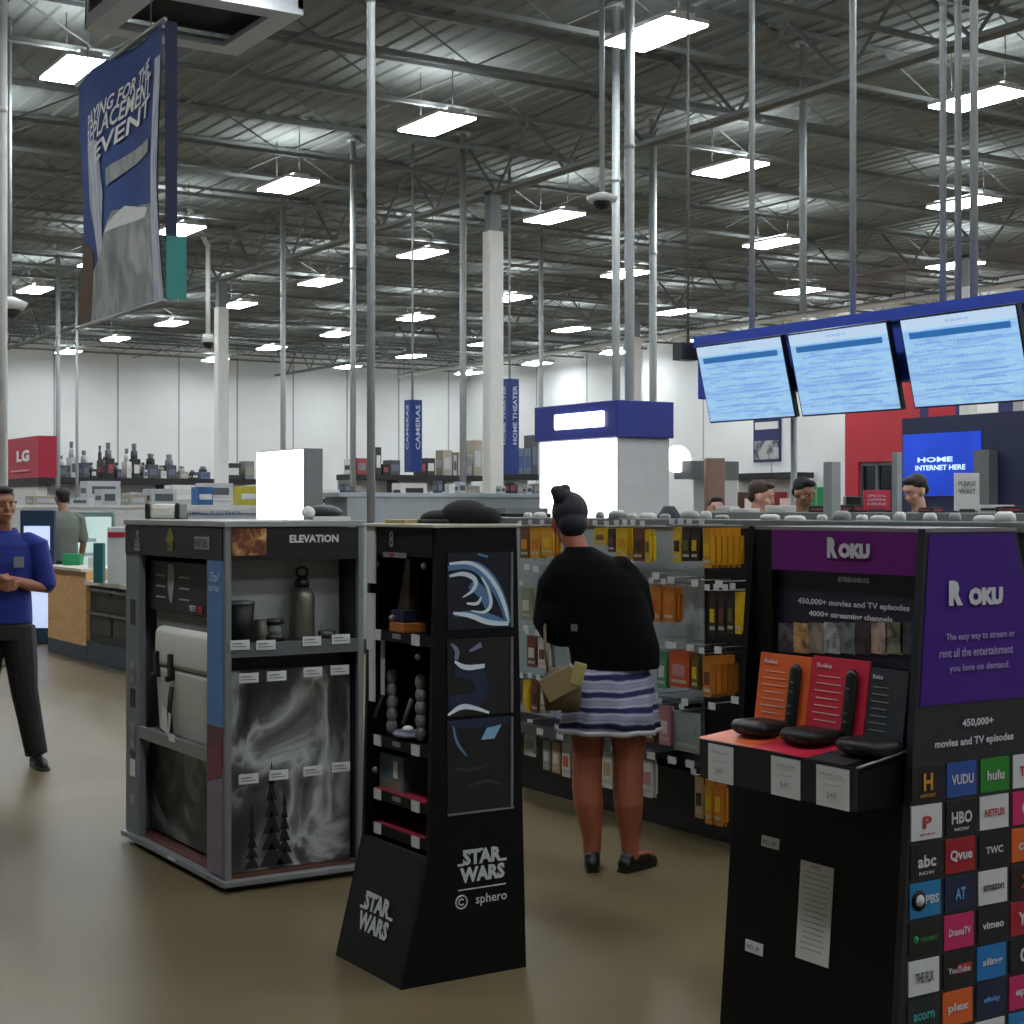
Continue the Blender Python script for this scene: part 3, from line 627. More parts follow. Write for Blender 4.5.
m = MB(); m.box(q.x-.08, q.x+.1, q.y-.065, q.y-.03, EH, EH+.018, offw); m.build('face_pad', t)
# ================================================================ black tapered stand
SX0, SY0, SY1, SXR, SH = 2.64, 4.62, 5.11, 2.97, 1.545; zk = .42; XB = 2.505
t = Sx = thing('black_tapered_display', (2.75, 4.84, 0), 'black tapered display stand with white space-film lettering and toy shelves', 'display stand')
bk = M('stand black', (7, 7, 8), .5, spec=.2)
XM = SX0-.01
prof = [(XB, 0), (SXR+.03, 0), (SXR-.01, SH-.01), (SX0, SH-.01), (XM-.02, zk)]
m = MB(); m.prism(prof, SY0, SY0+.02, 'y', bk); sp = m.build('side_panel', t)
m = MB(); m.prism(prof, SY1-.02, SY1, 'y', bk); m.build('side_panel', t)
m = MB(); m.box(SXR-.03, SXR-.015, SY0+.02, SY1-.02, 0.02, SH-.01, bk); m.build('back_panel', t)
m = MB(); m.prism([(XB, 0), (XB+.02, 0), (XM-.0, zk), (XM-.02, zk)], SY0+.02, SY1-.02, 'y', M('stand slope black', (15, 16, 17), .6, spec=.3)); fp = m.build('front_slope', t)
m = MB(); m.box(SX0-.02, SXR+.0, SY0-.01, SY1+.01, SH-.012, SH, M('stand top board', (188, 184, 168), .5)); m.build('top_board', t, bevel=.003)
z0h = pX(400, 556, SX0).z
m = MB(); m.box(SX0-.004, SX0+.015, SY0+.02, SY1-.02, z0h, SH-.012, bk); hd = m.build('header', t)
m = MB(); c = pX(392, 539, SX0-.006); m.text('8', c, UX, VZ, .03, .06, M('dim lettering', (120, 122, 124)), .02)
c = pX(395, 555, SX0-.006); m.slab(c, UX, VZ, .17, .018, .002, M('dim lettering', (120, 122, 124))); m.slab(c+Vector((-.003, 0.02, 0)), UX, VZ, .03, .012, .001, M('logo red', (165, 30, 40))); m.build('header_lettering', hd)
def logo(m, O, U, V, w, mat):
    h = w*.27
    m.text('STAR', O+V*(h*.56), U, V, w*.80, h, mat, .05); m.text('WARS', O-V*(h*.56), U, V, w*.92, h, mat, .05)
    m.slab(O+V*(h*.98)-U*(w*.19), U, V, w*.40, h*.14, .004, mat); m.slab(O+V*(h*.13)+U*(w*.44), U, V, w*.12, h*.14, .004, mat); m.slab(O+V*(h*.13)-U*(w*.44), U, V, w*.12, h*.14, .004, mat)
lgw = M('logo white', (188, 192, 192), .5)
d = Vector((XM-.02-XB, 0, zk)).normalized(); O = pX(385, 914, XB+.08)
O = Vector((XB+(XM-.02-XB)*O.z/zk, O.y, O.z)); nrm = UX.cross(d)
m = MB(); logo(m, O+nrm*.002, UX, d, .235, lgw); m.build('front_lettering', fp)
m = MB(); c = pY(482, 864, SY0-.001); logo(m, c, UY, VZ, .195, lgw)
c = pY(482, 887, SY0-.001); m.slab(c, UY, VZ, .19, .004, .002, lgw)
c = pY(461, 902, SY0-.001); 
ring = [c+UY*(.022*math.cos(a))+VZ*(.022*math.sin(a))-Vector((0, .003, 0)) for a in [math.radians(k) for k in range(-30, 331, 20)]]
m.tube(ring, .003, lgw, 6); m.tube([c+UY*(.010*math.cos(a))+VZ*(.010*math.sin(a))-Vector((0, .003, 0)) for a in [math.radians(k) for k in range(40, 321, 20)]], .003, lgw, 6)
m.text('sphero', pY(491, 898, SY0-.001), UY, VZ, .125, .042, lgw, .01); m.build('side_lettering', sp)
# windows on the side
def ribbon(m, pts, ws, y, mat):
    L = []; Rr = []; n = len(pts); P = [Vector((p[0], p[1])) for p in pts]
    for _ in range(2):   # round the corners
        Q = [P[0]]; W2 = [ws[0]]
        for i in range(len(P)-1): Q += [P[i]*.75+P[i+1]*.25, P[i]*.25+P[i+1]*.75]; W2 += [ws[i]*.75+ws[i+1]*.25, ws[i]*.25+ws[i+1]*.75]
        P = Q+[P[-1]]; ws = W2+[ws[-1]]
    for i in range(len(P)):
        d = (P[min(i+1, len(P)-1)]-P[max(i-1, 0)]).normalized(); nn = Vector((-d.y, d.x))*ws[i]; L.append(P[i]+nn); Rr.append(P[i]-nn)
    k = len(P); m.add([(p.x, y, p.y) for p in L+Rr], [(i, i+1, k+i+1, k+i) for i in range(k-1)], mat)
art = MN('ice blue swirl picture', [(.34, (16, 24, 42)), (.46, (30, 48, 78)), (.54, (120, 160, 190)), (.6, (200, 216, 226)), (.66, (44, 66, 98))], 7, 5, 2.2, .35)
artd = MN('dark blue swirl picture', [(.4, (14, 16, 22)), (.56, (24, 36, 62)), (.66, (80, 100, 130)), (.72, (24, 30, 44))], 6, 4, 1.6, .35)
nv = M('window navy', (20, 25, 40), .35); dkf = M('window print dark', (24, 25, 28), .35)
for (pt, pb, rng) in ((553, 627, 0), (640, 712, 1), (722, 808, 2)):
    a = pY(447, pt, SY0); b = pY(513, pb, SY0); m = MB()
    m.box(a.x, b.x, SY0-.003, SY0-.001, b.z, a.z, nv if rng == 0 else dkf)
    wn = m.build('side_window', t)
    m = MB(); w = b.x-a.x; h = a.z-b.z
    m.box(b.x-.012, b.x-.004, SY0-.008, SY0-.003, b.z, a.z, M('window edge', (112, 114, 116), .3))
    if rng == 2: m.box(a.x, b.x, SY0-.008, SY0-.003, b.z, b.z+.006, MC['window edge'])
    m.build('acrylic_edge', wn)
    m = MB(); P = lambda u, v: (a.x+u*w, SY0-.005, b.z+v*h)
    ice = M('ice white', (214, 228, 238), .4); ib = M('ice blue', (88, 128, 172), .4)
    R2 = lambda pts, ws, mat, lift=0: ribbon(m, [(a.x+u*w, b.z+v*h) for u, v in pts], ws, SY0-.0052-lift, mat)
    if rng == 0:
        R2([(.0, .80), (.35, .86), (.6, .7), (.8, .42), (.92, .06)], [.008, .016, .022, .018, .012], ib)
        R2([(.1, .2), (.4, .2), (.7, .12), (.9, .05)], [.006, .014, .014, .008], ib)
        R2([(.35, .6), (.55, .45), (.62, .25)], [.02, .02, .014], ib)
        R2([(.02, .86), (.3, .88), (.5, .8), (.72, .58), (.86, .3), (.92, .06)], [.004, .006, .007, .008, .008, .004], ice, .001)
        R2([(.02, .70), (.25, .74), (.44, .64), (.38, .50), (.22, .42)], [.004, .008, .009, .006, .002], ice, .001)
        R2([(.5, .68), (.62, .5), (.66, .3), (.55, .2), (.35, .24)], [.003, .006, .007, .005, .002], ice, .001)
        R2([(.08, .22), (.35, .18), (.6, .07), (.92, .05)], [.004, .009, .009, .007], ice, .001)
        R2([(.28, .34), (.45, .32), (.5, .42)], [.003, .007, .003], ice, .001)
        R2([(.45, .98), (.6, .94)], [.004, .004], ib, .001)
    elif rng == 1:
        R2([(.02, .2), (.5, .2), (.5, .55), (.1, .6)], [.02, .03, .03, .02], M('print navy', (22, 36, 66)))
        for pts in ([(.05, .95), (.15, .85), (.12, .74)], [(.1, .72), (.25, .62), (.55, .64)], [(.32, .84), (.5, .92)], [(.0, .03), (.2, .14), (.4, .1), (.62, .02)]): R2(pts, [.004, .010, .007, .004][:len(pts)], M('print lilac', (120, 128, 160)) if pts[0][1] > .8 else ice, .001)
    else:
        m.add([P(.5, .78), P(.62, .95), P(.85, .98), P(.7, .78)], [(0, 1, 2, 3)], M('print light blue', (130, 176, 214)))
        R2([(.0, .98), (.5, .95), (.95, .98)], [.01, .02, .01], M('print navy', (22, 36, 66)))
        for pts in ([(.08, .95), (.12, .78), (.28, .62)], [(.1, .5), (.3, .46), (.6, .5)], [(.3, .3), (.6, .34), (.8, .28)]): R2(pts, [.003, .006, .003], ib if pts[0][1] > .6 else M('print slate', (50, 54, 64)), .001)
    m.build('window_print', wn)
# shelves on the front
zsv = [pX(400, py, SX0).z for py in (634, 742, 797, 832)]
tgm = M('small tag white', (196, 198, 196), .6); pinkm = M('shelf pink', (140, 26, 50), .5)
for k, z in enumerate(zsv):
    m = MB(); m.box(SX0+.0, SXR-.03, SY0+.02, SY1-.02, z-.012, z, bk)
    m.box(SX0-.006, SX0, SY0+.02, SY1-.02, z-.03, z+.004, bk); sh = m.build('shelf', t)
    if k >= 2:
        m = MB(); m.box(SX0-.001, SX0+.12, SY0+.08, SY1-.04, z+.001, z+.006, pinkm); m.build('pink_shelf_mat', sh)
    for px, w in ((378, .05), (397, .05), (416, .055)):
        if k == 3 and px == 397: continue
        c = pX(px, HY, SX0-.006); m = MB(); m.slab((SX0-.006, c.y, z-.012-(.0 if px != 397 else -.003)), UX, VZ, w*(1 if px != 397 else 1.1), .038 if px != 397 else .016, .004, tgm if px != 397 else MC['dim lettering']); m.build('price_tag', sh)
# white channel strips at the left edge
m = MB(); y = SY1-.012; m.box(SX0-.012, SX0-.004, y-.05, y+.01, pX(361, 582, SX0).z, SH-.012, tgm); m.box(SX0-.012, SX0-.004, y-.045, y+.01, pX(361, 698, SX0).z, pX(361, 592, SX0).z, tgm); m.build('white_edge_strip', t)
m = MB(); c = pX(382, 600, SX0+.02); m.box(SX0+.02, SX0+.026, c.y-.012, c.y+.012, pX(382, 696, SX0).z, pX(382, 641, SX0).z, tgm); m.build('white_inner_strip', t)
m = MB()
for px, py in ((377, 564), (424, 566), (418, 657), (392, 618), (415, 748), (375, 770)):
    c = pX(px, py, SX0+.01); m.ell(c, (.012, .012, .012), M('mounting knob', (110, 110, 112)), 8, 6)
m.build('mounting_knobs', t)
# toys on the shelves
def toy(name, px, k, lab, fn, dx=.12):
    c = pX(px, HY, SX0+dx); c = Vector((SX0+dx, c.y, zsv[k])); t = thing(name, c, lab, 'toy', 'toys in the black stand'); fn(c, t); return t
def f1(c, t):
    m = MB(); m.ell(c+Vector((0, 0, .06)), (.05, .05, .06), M('toy grey', (120, 122, 118), .5)); m.build('body', t)
    m = MB(); m.ell(c+Vector((0, 0, .15)), (.035, .035, .035), M('toy dark grey', (70, 72, 72), .5)); m.build('head', t)
toy('grey_toy', 384, 0, 'grey round-bodied toy at the left of the top shelf of the black stand', f1, .09)
def f2(c, t):
    m = MB(); m.box(c.x-.05, c.x+.05, c.y-.05, c.y+.05, c.z, c.z+.035, M('toy orange', (190, 112, 52), .5)); m.build('base', t, bevel=.004)
    m = MB(); m.box(c.x-.045, c.x+.045, c.y-.045, c.y+.045, c.z+.035, c.z+.08, M('toy navy', (24, 34, 60), .5)); m.build('box_top', t, bevel=.004)
    m = MB(); m.prism([(c.y-.04, c.z+.08), (c.y+.04, c.z+.08), (c.y-.02, c.z+.26), (c.y-.05, c.z+.26)], c.x-.02, c.x+.02, 'x', M('toy brown', (58, 46, 36), .5)); m.build('upright', t)
toy('orange_base_box', 408, 0, 'dark box with an orange base on the top shelf of the black stand', f2, .07)
def f3(c, t):
    m = MB()
    for s_ in (0,):
        for k in range(5): m.ell(c+Vector((0, 0, .03+k*.045)), (.022-.002*(k % 2), .022, .03), MC['toy grey'], 10, 8)
    m.build('body', t); m = MB(); m.tube([c+Vector((-.02, .03, .15)), c+Vector((-.05, .04, .06))], .008, MC['toy dark grey'], 6); m.build('arm', t)
toy('jointed_grey_toy', 392, 1, 'jointed grey toy at the left of the second shelf of the black stand', f3, .06)
toy('jointed_grey_toy', 421, 1, 'jointed grey toy at the right end of the second shelf of the black stand', f3, .06)
def f4(c, t):
    m = MB(); m.ell(c+Vector((0, 0, .02)), (.05, .07, .018), M('toy lilac', (120, 118, 140), .4)); m.build('hull', t); m = MB(); m.ell(c+Vector((0, 0, .036)), (.02, .025, .014), white); m.build('cockpit', t)
toy('small_lilac_craft_toy', 408, 1, 'small flat lilac toy craft between the two jointed toys', f4, .05)
def f5(c, t):
    m = MB(); m.box(c.x-.02, c.x+.08, c.y-.09, c.y+.09, c.z, c.z+.13, M('toy box teal grey', (82, 100, 110), .5)); m.build('carton', t, bevel=.003); m = MB(); m.box(c.x-.022, c.x-.02, c.y-.05, c.y-.02, c.z+.05, c.z+.11, offw); m.box(c.x-.022, c.x-.02, c.y-.08, c.y+.08, c.z+.005, c.z+.04, M('toy box sand', (112, 106, 92))); m.build('carton_print', t)
toy('toy_carton', 396, 2, 'teal grey toy carton with sand coloured foot on the third shelf', f5, .05)
# things on its top
t = thing('folded_black_jacket', (2.80, 4.76, SH), 'rumpled black fabric bundle resting on the black stand top', 'fabric bundle')
m = MB(); m.ell((2.86, 4.80, SH+.03), (.085, .10, .055), M('jacket black', (20, 18, 18), .9)); m.ell((2.80, 4.88, SH+.018), (.06, .09, .03), MC['jacket black']); m.ell((2.9, 4.72, SH+.02), (.05, .06, .04), MC['jacket black']); m.build('bundle', t)
m = MB(); m.tube([(2.74, 4.72, SH+.008), (2.73, 4.9, SH+.008), (2.76, 5.0, SH+.008)], .008, black, 6); m.build('loose_sleeve', t)
m = MB(); m.box(2.67, 2.9, 4.9, 5.05, SH+.0, SH+.014, M('cardboard tan', (168, 150, 100), .7)); m.build('cardboard_sheet', bevel=.002, label='flat tan cardboard sheet on the left end of the black stand top', cat='cardboard')
# ================================================================ purple streaming player stand
RX, RY0, RY1, RH = 2.61, 2.42, 3.0, 1.555
t = Rk = thing('purple_streaming_display', (2.8, 2.7, 0), 'black and purple streaming player stand with channel tiles on its side', 'display stand')
XT1 = 2.905; XB0 = 2.49; XB1 = 3.35
rk = M('roku black', (6, 6, 7), .5, spec=.2); purS = M('side purple', (62, 24, 122), .5, spec=.25); purH = M('header purple', (100, 26, 108), .5, spec=.25)
zpb = pY(930, 706, RY0).z
def fx(z): return RX+(XB0-RX)*(1-min(z/RH, 1))
def bx_(z): return XT1+(XB1-XT1)*(1-z/RH)
prof = [(XB0, 0), (XB1, 0), (XT1, RH), (RX, RH)]
sidedark = M('side panel charcoal', (30, 32, 38), .45)
m = MB(); m.prism(prof, RY0+.002, RY0+.022, 'y', sidedark); sp = m.build('side_panel', t)
m = MB(); m.prism(prof, RY1-.02, RY1, 'y', rk); m.build('side_panel', t)
m = MB(); e = .012
m.prism([(fx(zpb)+e, zpb), (bx_(zpb)-e, zpb), (bx_(RH-.012)-e, RH-.012), (fx(RH-.012)+e, RH-.012)], RY0, RY0+.002, 'y', purS)
rkw = M('lettering pale', (196, 194, 204), .5); rkd = M('lettering lilac', (150, 140, 180), .5)
def rt(st, px, py, wpx, hpx, mat, bold=.02, lift=.003):
    c = pY(px, py, RY0-.001); D = c.dot(FW); k = D/F; m.text(st, c, UY, VZ, wpx*k/.84, hpx*k if hpx else None, mat, bold, lift)
rt('R', 955, 593, 17, 25, rkw, .07); rt('OKU', 985, 596, 42, 18, rkw, .08)
rt('The easy way to stream or', 980, 636, 84, 9, rkd); rt('rent all the entertainment', 976, 651, 90, 9, rkd); rt('you love on demand.', 979, 667, 74, 9, rkd)
rt('450,000+', 977, 722, 38, 9, rkw, .03); rt('movies and TV episodes', 974, 741, 96, 10, rkw, .03)
m.build('side_lettering', sp)
# channel tiles
cols = dict(k=(16, 16, 18), b=(34, 76, 150), g=(30, 122, 34), w=(196, 198, 200), r=(150, 20, 38), c=(24, 116, 170), n=(16, 30, 62), p=(188, 34, 96), o=(204, 92, 34), s=(20, 112, 180), t=(20, 40, 44), dr=(30, 14, 16))
tiles = [[('k', 'H', 'gold', .3, .5), ('b', 'VUDU', 'wh', .75, .3), ('g', 'hulu', 'wh', .6, .3), ('w', 'TED', 'rd', .6, .3)],
         [('w', 'P', 'rd', .28, .36), ('k', 'HBO', 'wh', .7, .36), ('w', 'NETFLIX', 'rd', .72, .22), ('p', 'G', 'wh', .4, .5)],
         [('k', 'abc', 'wh', .6, .36), ('r', 'Qvue', 'wh', .75, .36), ('k', 'TWC', 'wh', .6, .22), ('o', 'crkl', 'wh', .6, .3)],
         [('c', 'PBS', 'wh', .45, .26), ('n', 'AT', 'lb', .35, .35), ('w', 'amazon', 'dk', .72, .18), ('dr', 'X', 'rd', .4, .4)],
         [('k', 'music', 'gr', .55, .16), ('p', 'DramaTV', 'wh', .75, .22), ('k', 'vimeo', 'wh', .75, .22), ('r', 'YT', 'wh', .5, .4)],
         [('w', 'THE FLIX', 'dk', .6, .3), ('k', 'YouTube', 'wh', .75, .18), ('s', 'sling', 'wh', .7, .28), ('k', 'C', 'wh', .35, .5)],
         [('t', 'acorn', 'tl', .7, .22), ('o', 'plex', 'wh', .7, .32), ('n', 'xfinity', 'lb', .6, .2), ('p', 'epix', 'wh', .6, .3)],
         [('b', 'dish', 'wh', .7, .32), ('k', 'UFC', 'wh', .7, .32), ('w', 'CBS', 'dk', .6, .2), ('c', 'NBA', 'wh', .6, .3)]]
ink = dict(gold=M('ink gold', (196, 140, 48)), wh=rkw, rd=M('ink red', (170, 34, 52)), lb=M('ink light blue', (90, 150, 210)), dk=M('ink dark', (60, 64, 78)), gr=M('ink green', (30, 130, 70)), tl=M('ink teal', (70, 150, 150)))
x0 = pY(912, HY, RY0).x; pxx = (pY(1013, HY, RY0).x-x0)/3; z0 = pY(912, 768, RY0).z; pz = (z0-pY(912, 962, RY0).z)/5
tm = MB()
for r, row in enumerate(tiles):
    for c_, (cl, st, ik, w, h) in enumerate(row):
        X = x0+c_*pxx-r*.0022; Z = z0-r*pz; w_ = pxx*.87; h_ = pz*.9
        if X+w_ > bx_(Z-h_)-.004: continue
        tm.box(X, X+w_, RY0-.001, RY0+.002, Z-h_, Z, M('tile '+cl, cols[cl], .45))
        O = Vector((X+w_/2, RY0-.0015, Z-h_*(.5 if st != 'H' else .45)))
        if st == 'PBS':
            tm.tube([(X+w_*.28, RY0-.003, Z-h_*.5), (X+w_*.28, RY0-.0012, Z-h_*.5)], h_*.3, rk, 16); tm.tube([(X+w_*.3, RY0-.004, Z-h_*.5), (X+w_*.3, RY0-.003, Z-h_*.5)], h_*.17, rkw, 12); O += UY*w_*.2
        if st == 'music': tm.tube([(X+w_*.2, RY0-.003, Z-h_*.5), (X+w_*.2, RY0-.0012, Z-h_*.5)], h_*.11, ink['gr'], 12); O += UY*w_*.12
        if st == 'YouTube': tm.box(X+w_*.48, X+w_*.95, RY0-.0018, RY0-.001, Z-h_*.62, Z-h_*.36, ink['rd'])
        tm.text(st, O, UY, VZ, w_*w, h_*h, ink[ik], .03, .002)
        if st in ('H', 'P', 'abc', 'HBO'): tm.text('HISTORY' if st == 'H' else 'pandora' if st == 'P' else 'NOW', Vector((X+w_/2, RY0-.0015, Z-h_*.84)), UY, VZ, w_*.5, h_*.1, ink[ik], .02, .002)
tm.build('channel_tiles', sp)
m = MB(); zz = [(.0, .08, 'b'), (.36, .45, 'n'), (.47, .59, 'p'), (.61, .73, 'o')]
for a, b, cl in zz: m.prism([(RY0+.022, a+.35), (RY0+.05, a+.35), (RY0+.05, b+.35), (RY0+.022, b+.35)], fx(.6)-.006, fx(.6)-.001, 'x', M('tile '+cl, cols[cl])) if 0 else None
m = MB(); m.prism([(fx(0), 0), (fx(.95), .95), (fx(.95)+.01, .95), (fx(0)+.01, 0)], RY0+.022, RY1-.02, 'y', rk); lf = m.build('lower_front', t)
for (px, py, w, h) in ((767, 843, .062, .026), (757, 947, .062, .028)):
    c = pX(px, py, 2.54); c.x = fx(c.z); U_ = UX; V_ = Vector((RX-XB0, 0, RH)).normalized(); m = MB(); m.slab(c, U_, V_, w, h, .002, tagm); m.text('NO. 24', c-Vector((.002, 0, 0)), U_, V_, w*.7, h*.4, grey, .02); m.build('small_label', lf)
c = pX(816, 913, 2.545); c.x = fx(c.z); V_ = Vector((RX-XB0, 0, RH)).normalized(); m = MB(); m.slab(c, UX, V_, .108, .225, .002, M('paper list', (196, 196, 188), .7))
rr = random.Random(5)
m.text('NOTICE', c+V_*.104-Vector((.002, 0, 0)), UX, V_, .03, .007, M('ink red', (170, 34, 52)), .02)
for k in range(15): m.slab(c+V_*(.09-k*.0125)-UX*(.004-rr.uniform(0, .006))-Vector((.002, 0, 0)), UX, V_, .085*rr.uniform(.75, 1), .0022, .0005, M('faint print', (140, 140, 136)))
m.build('paper_list', lf)
m = MB(); m.box(RX-.0, XT1, RY0, RY1, RH-.008, RH, M('roku top edge', (120, 116, 120), .4)); m.build('top_board', t)
zh0 = pX(830, 572, RX).z; m = MB(); m.box(RX-.002, RX+.015, RY0+.022, RY1-.085, zh0, RH-.008, purH); m.box(RX-.001, RX+.015, RY1-.085, RY1-.02, .95, RH-.008, rk); hd = m.build('header', t)
m = MB(); c = pX(846, 548, RX-.003); m.text('R', c+UX*-.042, UX, VZ, .034, .048, rkw, .07); m.text('OKU', c+UX*.028-VZ*.006, UX, VZ, .100, .035, rkw, .08); m.build('header_lettering', hd)
# back poster, slightly recessed
zt0 = pX(880, 750, RX).z
m = MB(); m.box(RX+.02, RX+.03, RY0+.022, RY1-.02, zt0-.05, zh0, M('poster indigo', (32, 28, 48), .4)); bp_ = m.build('back_poster', t)
m = MB()
def rx(st, px, py, w, h, mat, bold=.02): m.text(st, pX(px, py, RX+.019), UX, VZ, w, h, mat, bold, .002)
rx('STREAMING', 854, 580, .10, .012, rkw, .05); rx('450,000+ movies and TV episodes', 852, 605, .36, .018, rkw, .03); rx('4000+ streaming channels', 850, 617, .27, .017, rkw, .03)
rr = random.Random(2); x = 778; pal = [(90, 84, 96), (176, 138, 90), (120, 112, 100), (150, 150, 150), (96, 104, 104), (62, 46, 48), (150, 126, 116), (110, 108, 90), (58, 60, 66)]
for k in range(9):
    c = pX(x+8, 638, RX+.018); m2 = MB(); m2.slab(c, UX, VZ, .052, .072, .002, MN('poster still %d' % k, [(.35, tuple(v//2 for v in pal[k])), (.5, pal[k]), (.65, tuple(min(255, int(v*1.25)) for v in pal[k]))], 30, 4, .5)); m2.build('poster_still', bp_); x += 15.5
m.build('poster_print', bp_)
# tray
TX = 2.435; tz = pX(705, 738, TX).z; y0t, y1t = RY0+.03, RY1-.03
m = MB(); m.prism([(TX, tz-.015), (RX+.02, tz+.02), (RX+.02, tz+.03), (TX, tz-.003)], y0t, y1t, 'y', rk); tr = m.build('tray', t)
m = MB(); m.box(TX-.008, TX, y0t, y1t, tz-.095, tz-.002, M('tray lip', (26, 28, 32), .3)); lp = m.build('tray_lip', t)
m = MB(); m.prism([(TX, tz-.095), (RX, tz-.095), (RX, tz+.02), (TX, tz-.012)], y0t, y0t+.006, 'y', rk); m.build('tray_side', t)
m = MB(); m.tube([(TX-.004, y0t-.002, tz-.002), (RX+.0, y0t-.002, tz+.028)], .003, silver, 6); m.build('tray_edge_trim', tr)
for px, w in ((721, .090), (786, .095), (833, .10)):
    c = pX(px, 770, TX-.009); m = MB(); m.slab((TX-.009, c.y, tz-.052), UX, VZ, w, .088, .002, tagm)
    for k in range(3): m.text(['STREAMING PLAYER', 'price each', '$49'][k], (TX-.011, c.y, tz-.025-k*.022), UX, VZ, w*[.7, .5, .3][k], [.006, .005, .014][k], MC['faint print'], .01)
    m.build('price_card', lp)
org = M('card orange', (222, 100, 46), .45); ros = M('card rose red', (200, 38, 66), .45); chg = M('card charcoal', (44, 48, 54), .45)
pucks = []
for k, (pa, pb, mat, lab) in enumerate(((764, 815, org, 'orange'), (816, 873, ros, 'red'), (874, 912, chg, 'charcoal'))):
    ya = pX(pa, 700, RX-.0).y; yb2 = pX(pb, 700, RX).y; zc0 = tz+.016; zc1 = pX((pa+pb)/2, 655 if k == 0 else 659 if k == 1 else 670, RX-.01).z
    m = MB(); m.prism([(RX-.035, zc0), (RX-.03, zc0), (RX-.004, zc1), (RX-.009, zc1)], yb2, ya, 'y', mat)
    dy = .045
    m.add([(TX-.002, ya+.028+(.01), tz-.001), (TX-.002, yb2+.028, tz-.001), (RX-.034, yb2, tz+.0245), (RX-.034, ya, tz+.0245)], [(0, 1, 2, 3)], mat)
    cd = m.build('player_card', t, label=lab+' card behind a player')
    m = MB(); h = zc1-zc0; dV = Vector((.026, 0, h)).normalized(); O = Vector((RX-.022, (ya+yb2)/2, (zc0+zc1)/2)); pc = M('card print', (232, 190, 176), .5)
    m.text('Roku', O+dV*(h*.40)-UX*((ya-yb2)*.26)-Vector((.001, 0, 0)), UX, dV, (ya-yb2)*.26, .010, rkw, .03)
    for q in range(7): m.slab(O+dV*(h*(.27-q*.09))-UX*((ya-yb2)*.17)-Vector((.0015, 0, 0)), UX, dV, (ya-yb2)*(.40+.04*(q % 3)), .002, .0005, pc if k < 2 else MC['faint print'])
    m.build('card_lettering', cd)
    if k < 2:
        O2 = O+UX*((ya-yb2)*.27)-dV*.005; g = thing('remote_control', O2-Vector((.008, 0, 0))-dV*.065, 'black remote control held upright against the %s card' % lab, 'remote', 'display remotes')
        m = MB(); pts = [O2-Vector((.009, 0, 0))+dV*v for v in (-.062, .062)]
        m.tube(pts, [.019, .019], black, 16, flat=.45, caps='round'); m.build('body', g)
        m = MB()
        for v in (-.04, -.02, .015, .035): m.ell(O2-Vector((.0185, 0, 0))+dV*v, (.002, .006, .004), M('remote button', (52, 34, 78) if v > 0 else (70, 70, 74)), 8, 6)
        m.build('buttons', g)
    yc = {0: pX(761, 720, 2.525).y, 1: pX(811, 729, 2.525).y, 2: pX(869, 739, 2.525).y}[k]; xc = 2.525; zc = tz+.024
    g = thing('streaming_player', (xc, yc, zc), 'flat black rounded streaming player lying on the %s section of the tray' % lab, 'streaming player', 'streaming players on the tray')
    s = 1.0
    m = MB(); m.loft([(xc, yc, zc-.008, .045, .055), (xc, yc, zc, .055, .064), (xc, yc, zc+.012, .057, .067), (xc, yc, zc+.022, .050, .060), (xc, yc, zc+.024, .03, .04)], M('player black', (13, 13, 14), .5), 32, 3.6); m.build('body', g)
    m = MB(); m.text('Roku', (xc-.058, yc, zc+.008), UX, VZ, .02, .006, M('dim lettering', (120, 122, 124)), .01); m.build('mark', g)
# ================================================================ accessory gondola behind the woman
GX = 5.06; GF = 4.90; GY0, GY1, GYM = 3.7, 8.6, pX(703, HY, 5.06).y; GH = 1.5
t = G = thing('accessory_gondola', (GX+.3, (GY0+GY1)/2, 0), 'long pegboard gondola full of hanging packages that the woman is facing', 'gondola')
pb = M('pegboard pale', (150, 162, 166), .6); kb = M('gondola black', (13, 13, 14), .5)
m = MB(); m.box(GX-.14, GX+.75, GY0, GY1, 0, .30, kb); m.build('base', t)
m = MB(); m.box(GX, GX+.02, GYM, GY1, .3, GH, pb)
y = GYM+.03
while y < GY1-.05:
    z = .6
    while z < GH-.05: m.box(GX-.0015, GX, y-.004, y+.004, z-.004, z+.004, M('peg hole', (90, 98, 104))); z += .1
    y += .1
m.build('pegboard', t)
m = MB(); m.box(GX, GX+.02, GY0, GYM, .3, GH, kb); m.build('black_backboard', t)
m = MB(); m.box(GX-.02, GX+.08, GY0, GY1, GH, GH+.045, M('top rail', (112, 118, 118), .4, .3)); m.box(GX+.1, GX+.7, GY0, GY1, GH-.02, GH+.0, grey); m.build('top_rail', t, bevel=.006)
for y in (GYM, GYM+1.2, GYM-1.2, GY1-.02):
    m = MB(); m.box(GX-.008, GX+.0, y-.015, y+.015, .3, GH, steel); m.build('upright', t)
for (ya, yb, z, xf, mt) in ((GYM, GY1, pX(675, 759, 4.72).z, 4.76, kb),):
    m = MB(); m.box(xf, GX, ya, yb, z-.03, z, mt); m.box(xf-.01, xf, ya, yb, z-.045, z+.012, M('shelf edge grey', (70, 73, 75), .4)); sh = m.build('shelf', t)
    for px in (651, 672, 690, 580, 560, 615, 540):
        m = MB(); c = pX(px, 760, xf-.012); m.slab((xf-.011, c.y, z-.016), UX, VZ, .062, .035, .003, tagm); m.build('price_tag', sh)
for (za, zb2) in ((pX(650, 700, 4.9).z, .028),):
    m = MB(); m.box(4.95, GX, GYM, GY1, za-.02, za, M('wire tray', (52, 74, 76), .4)); m.build('narrow_tray', t)
m = MB(); m.box(GX-.20, GX, GYM-.06, GYM-.03, .3, GH, kb) if 0 else None
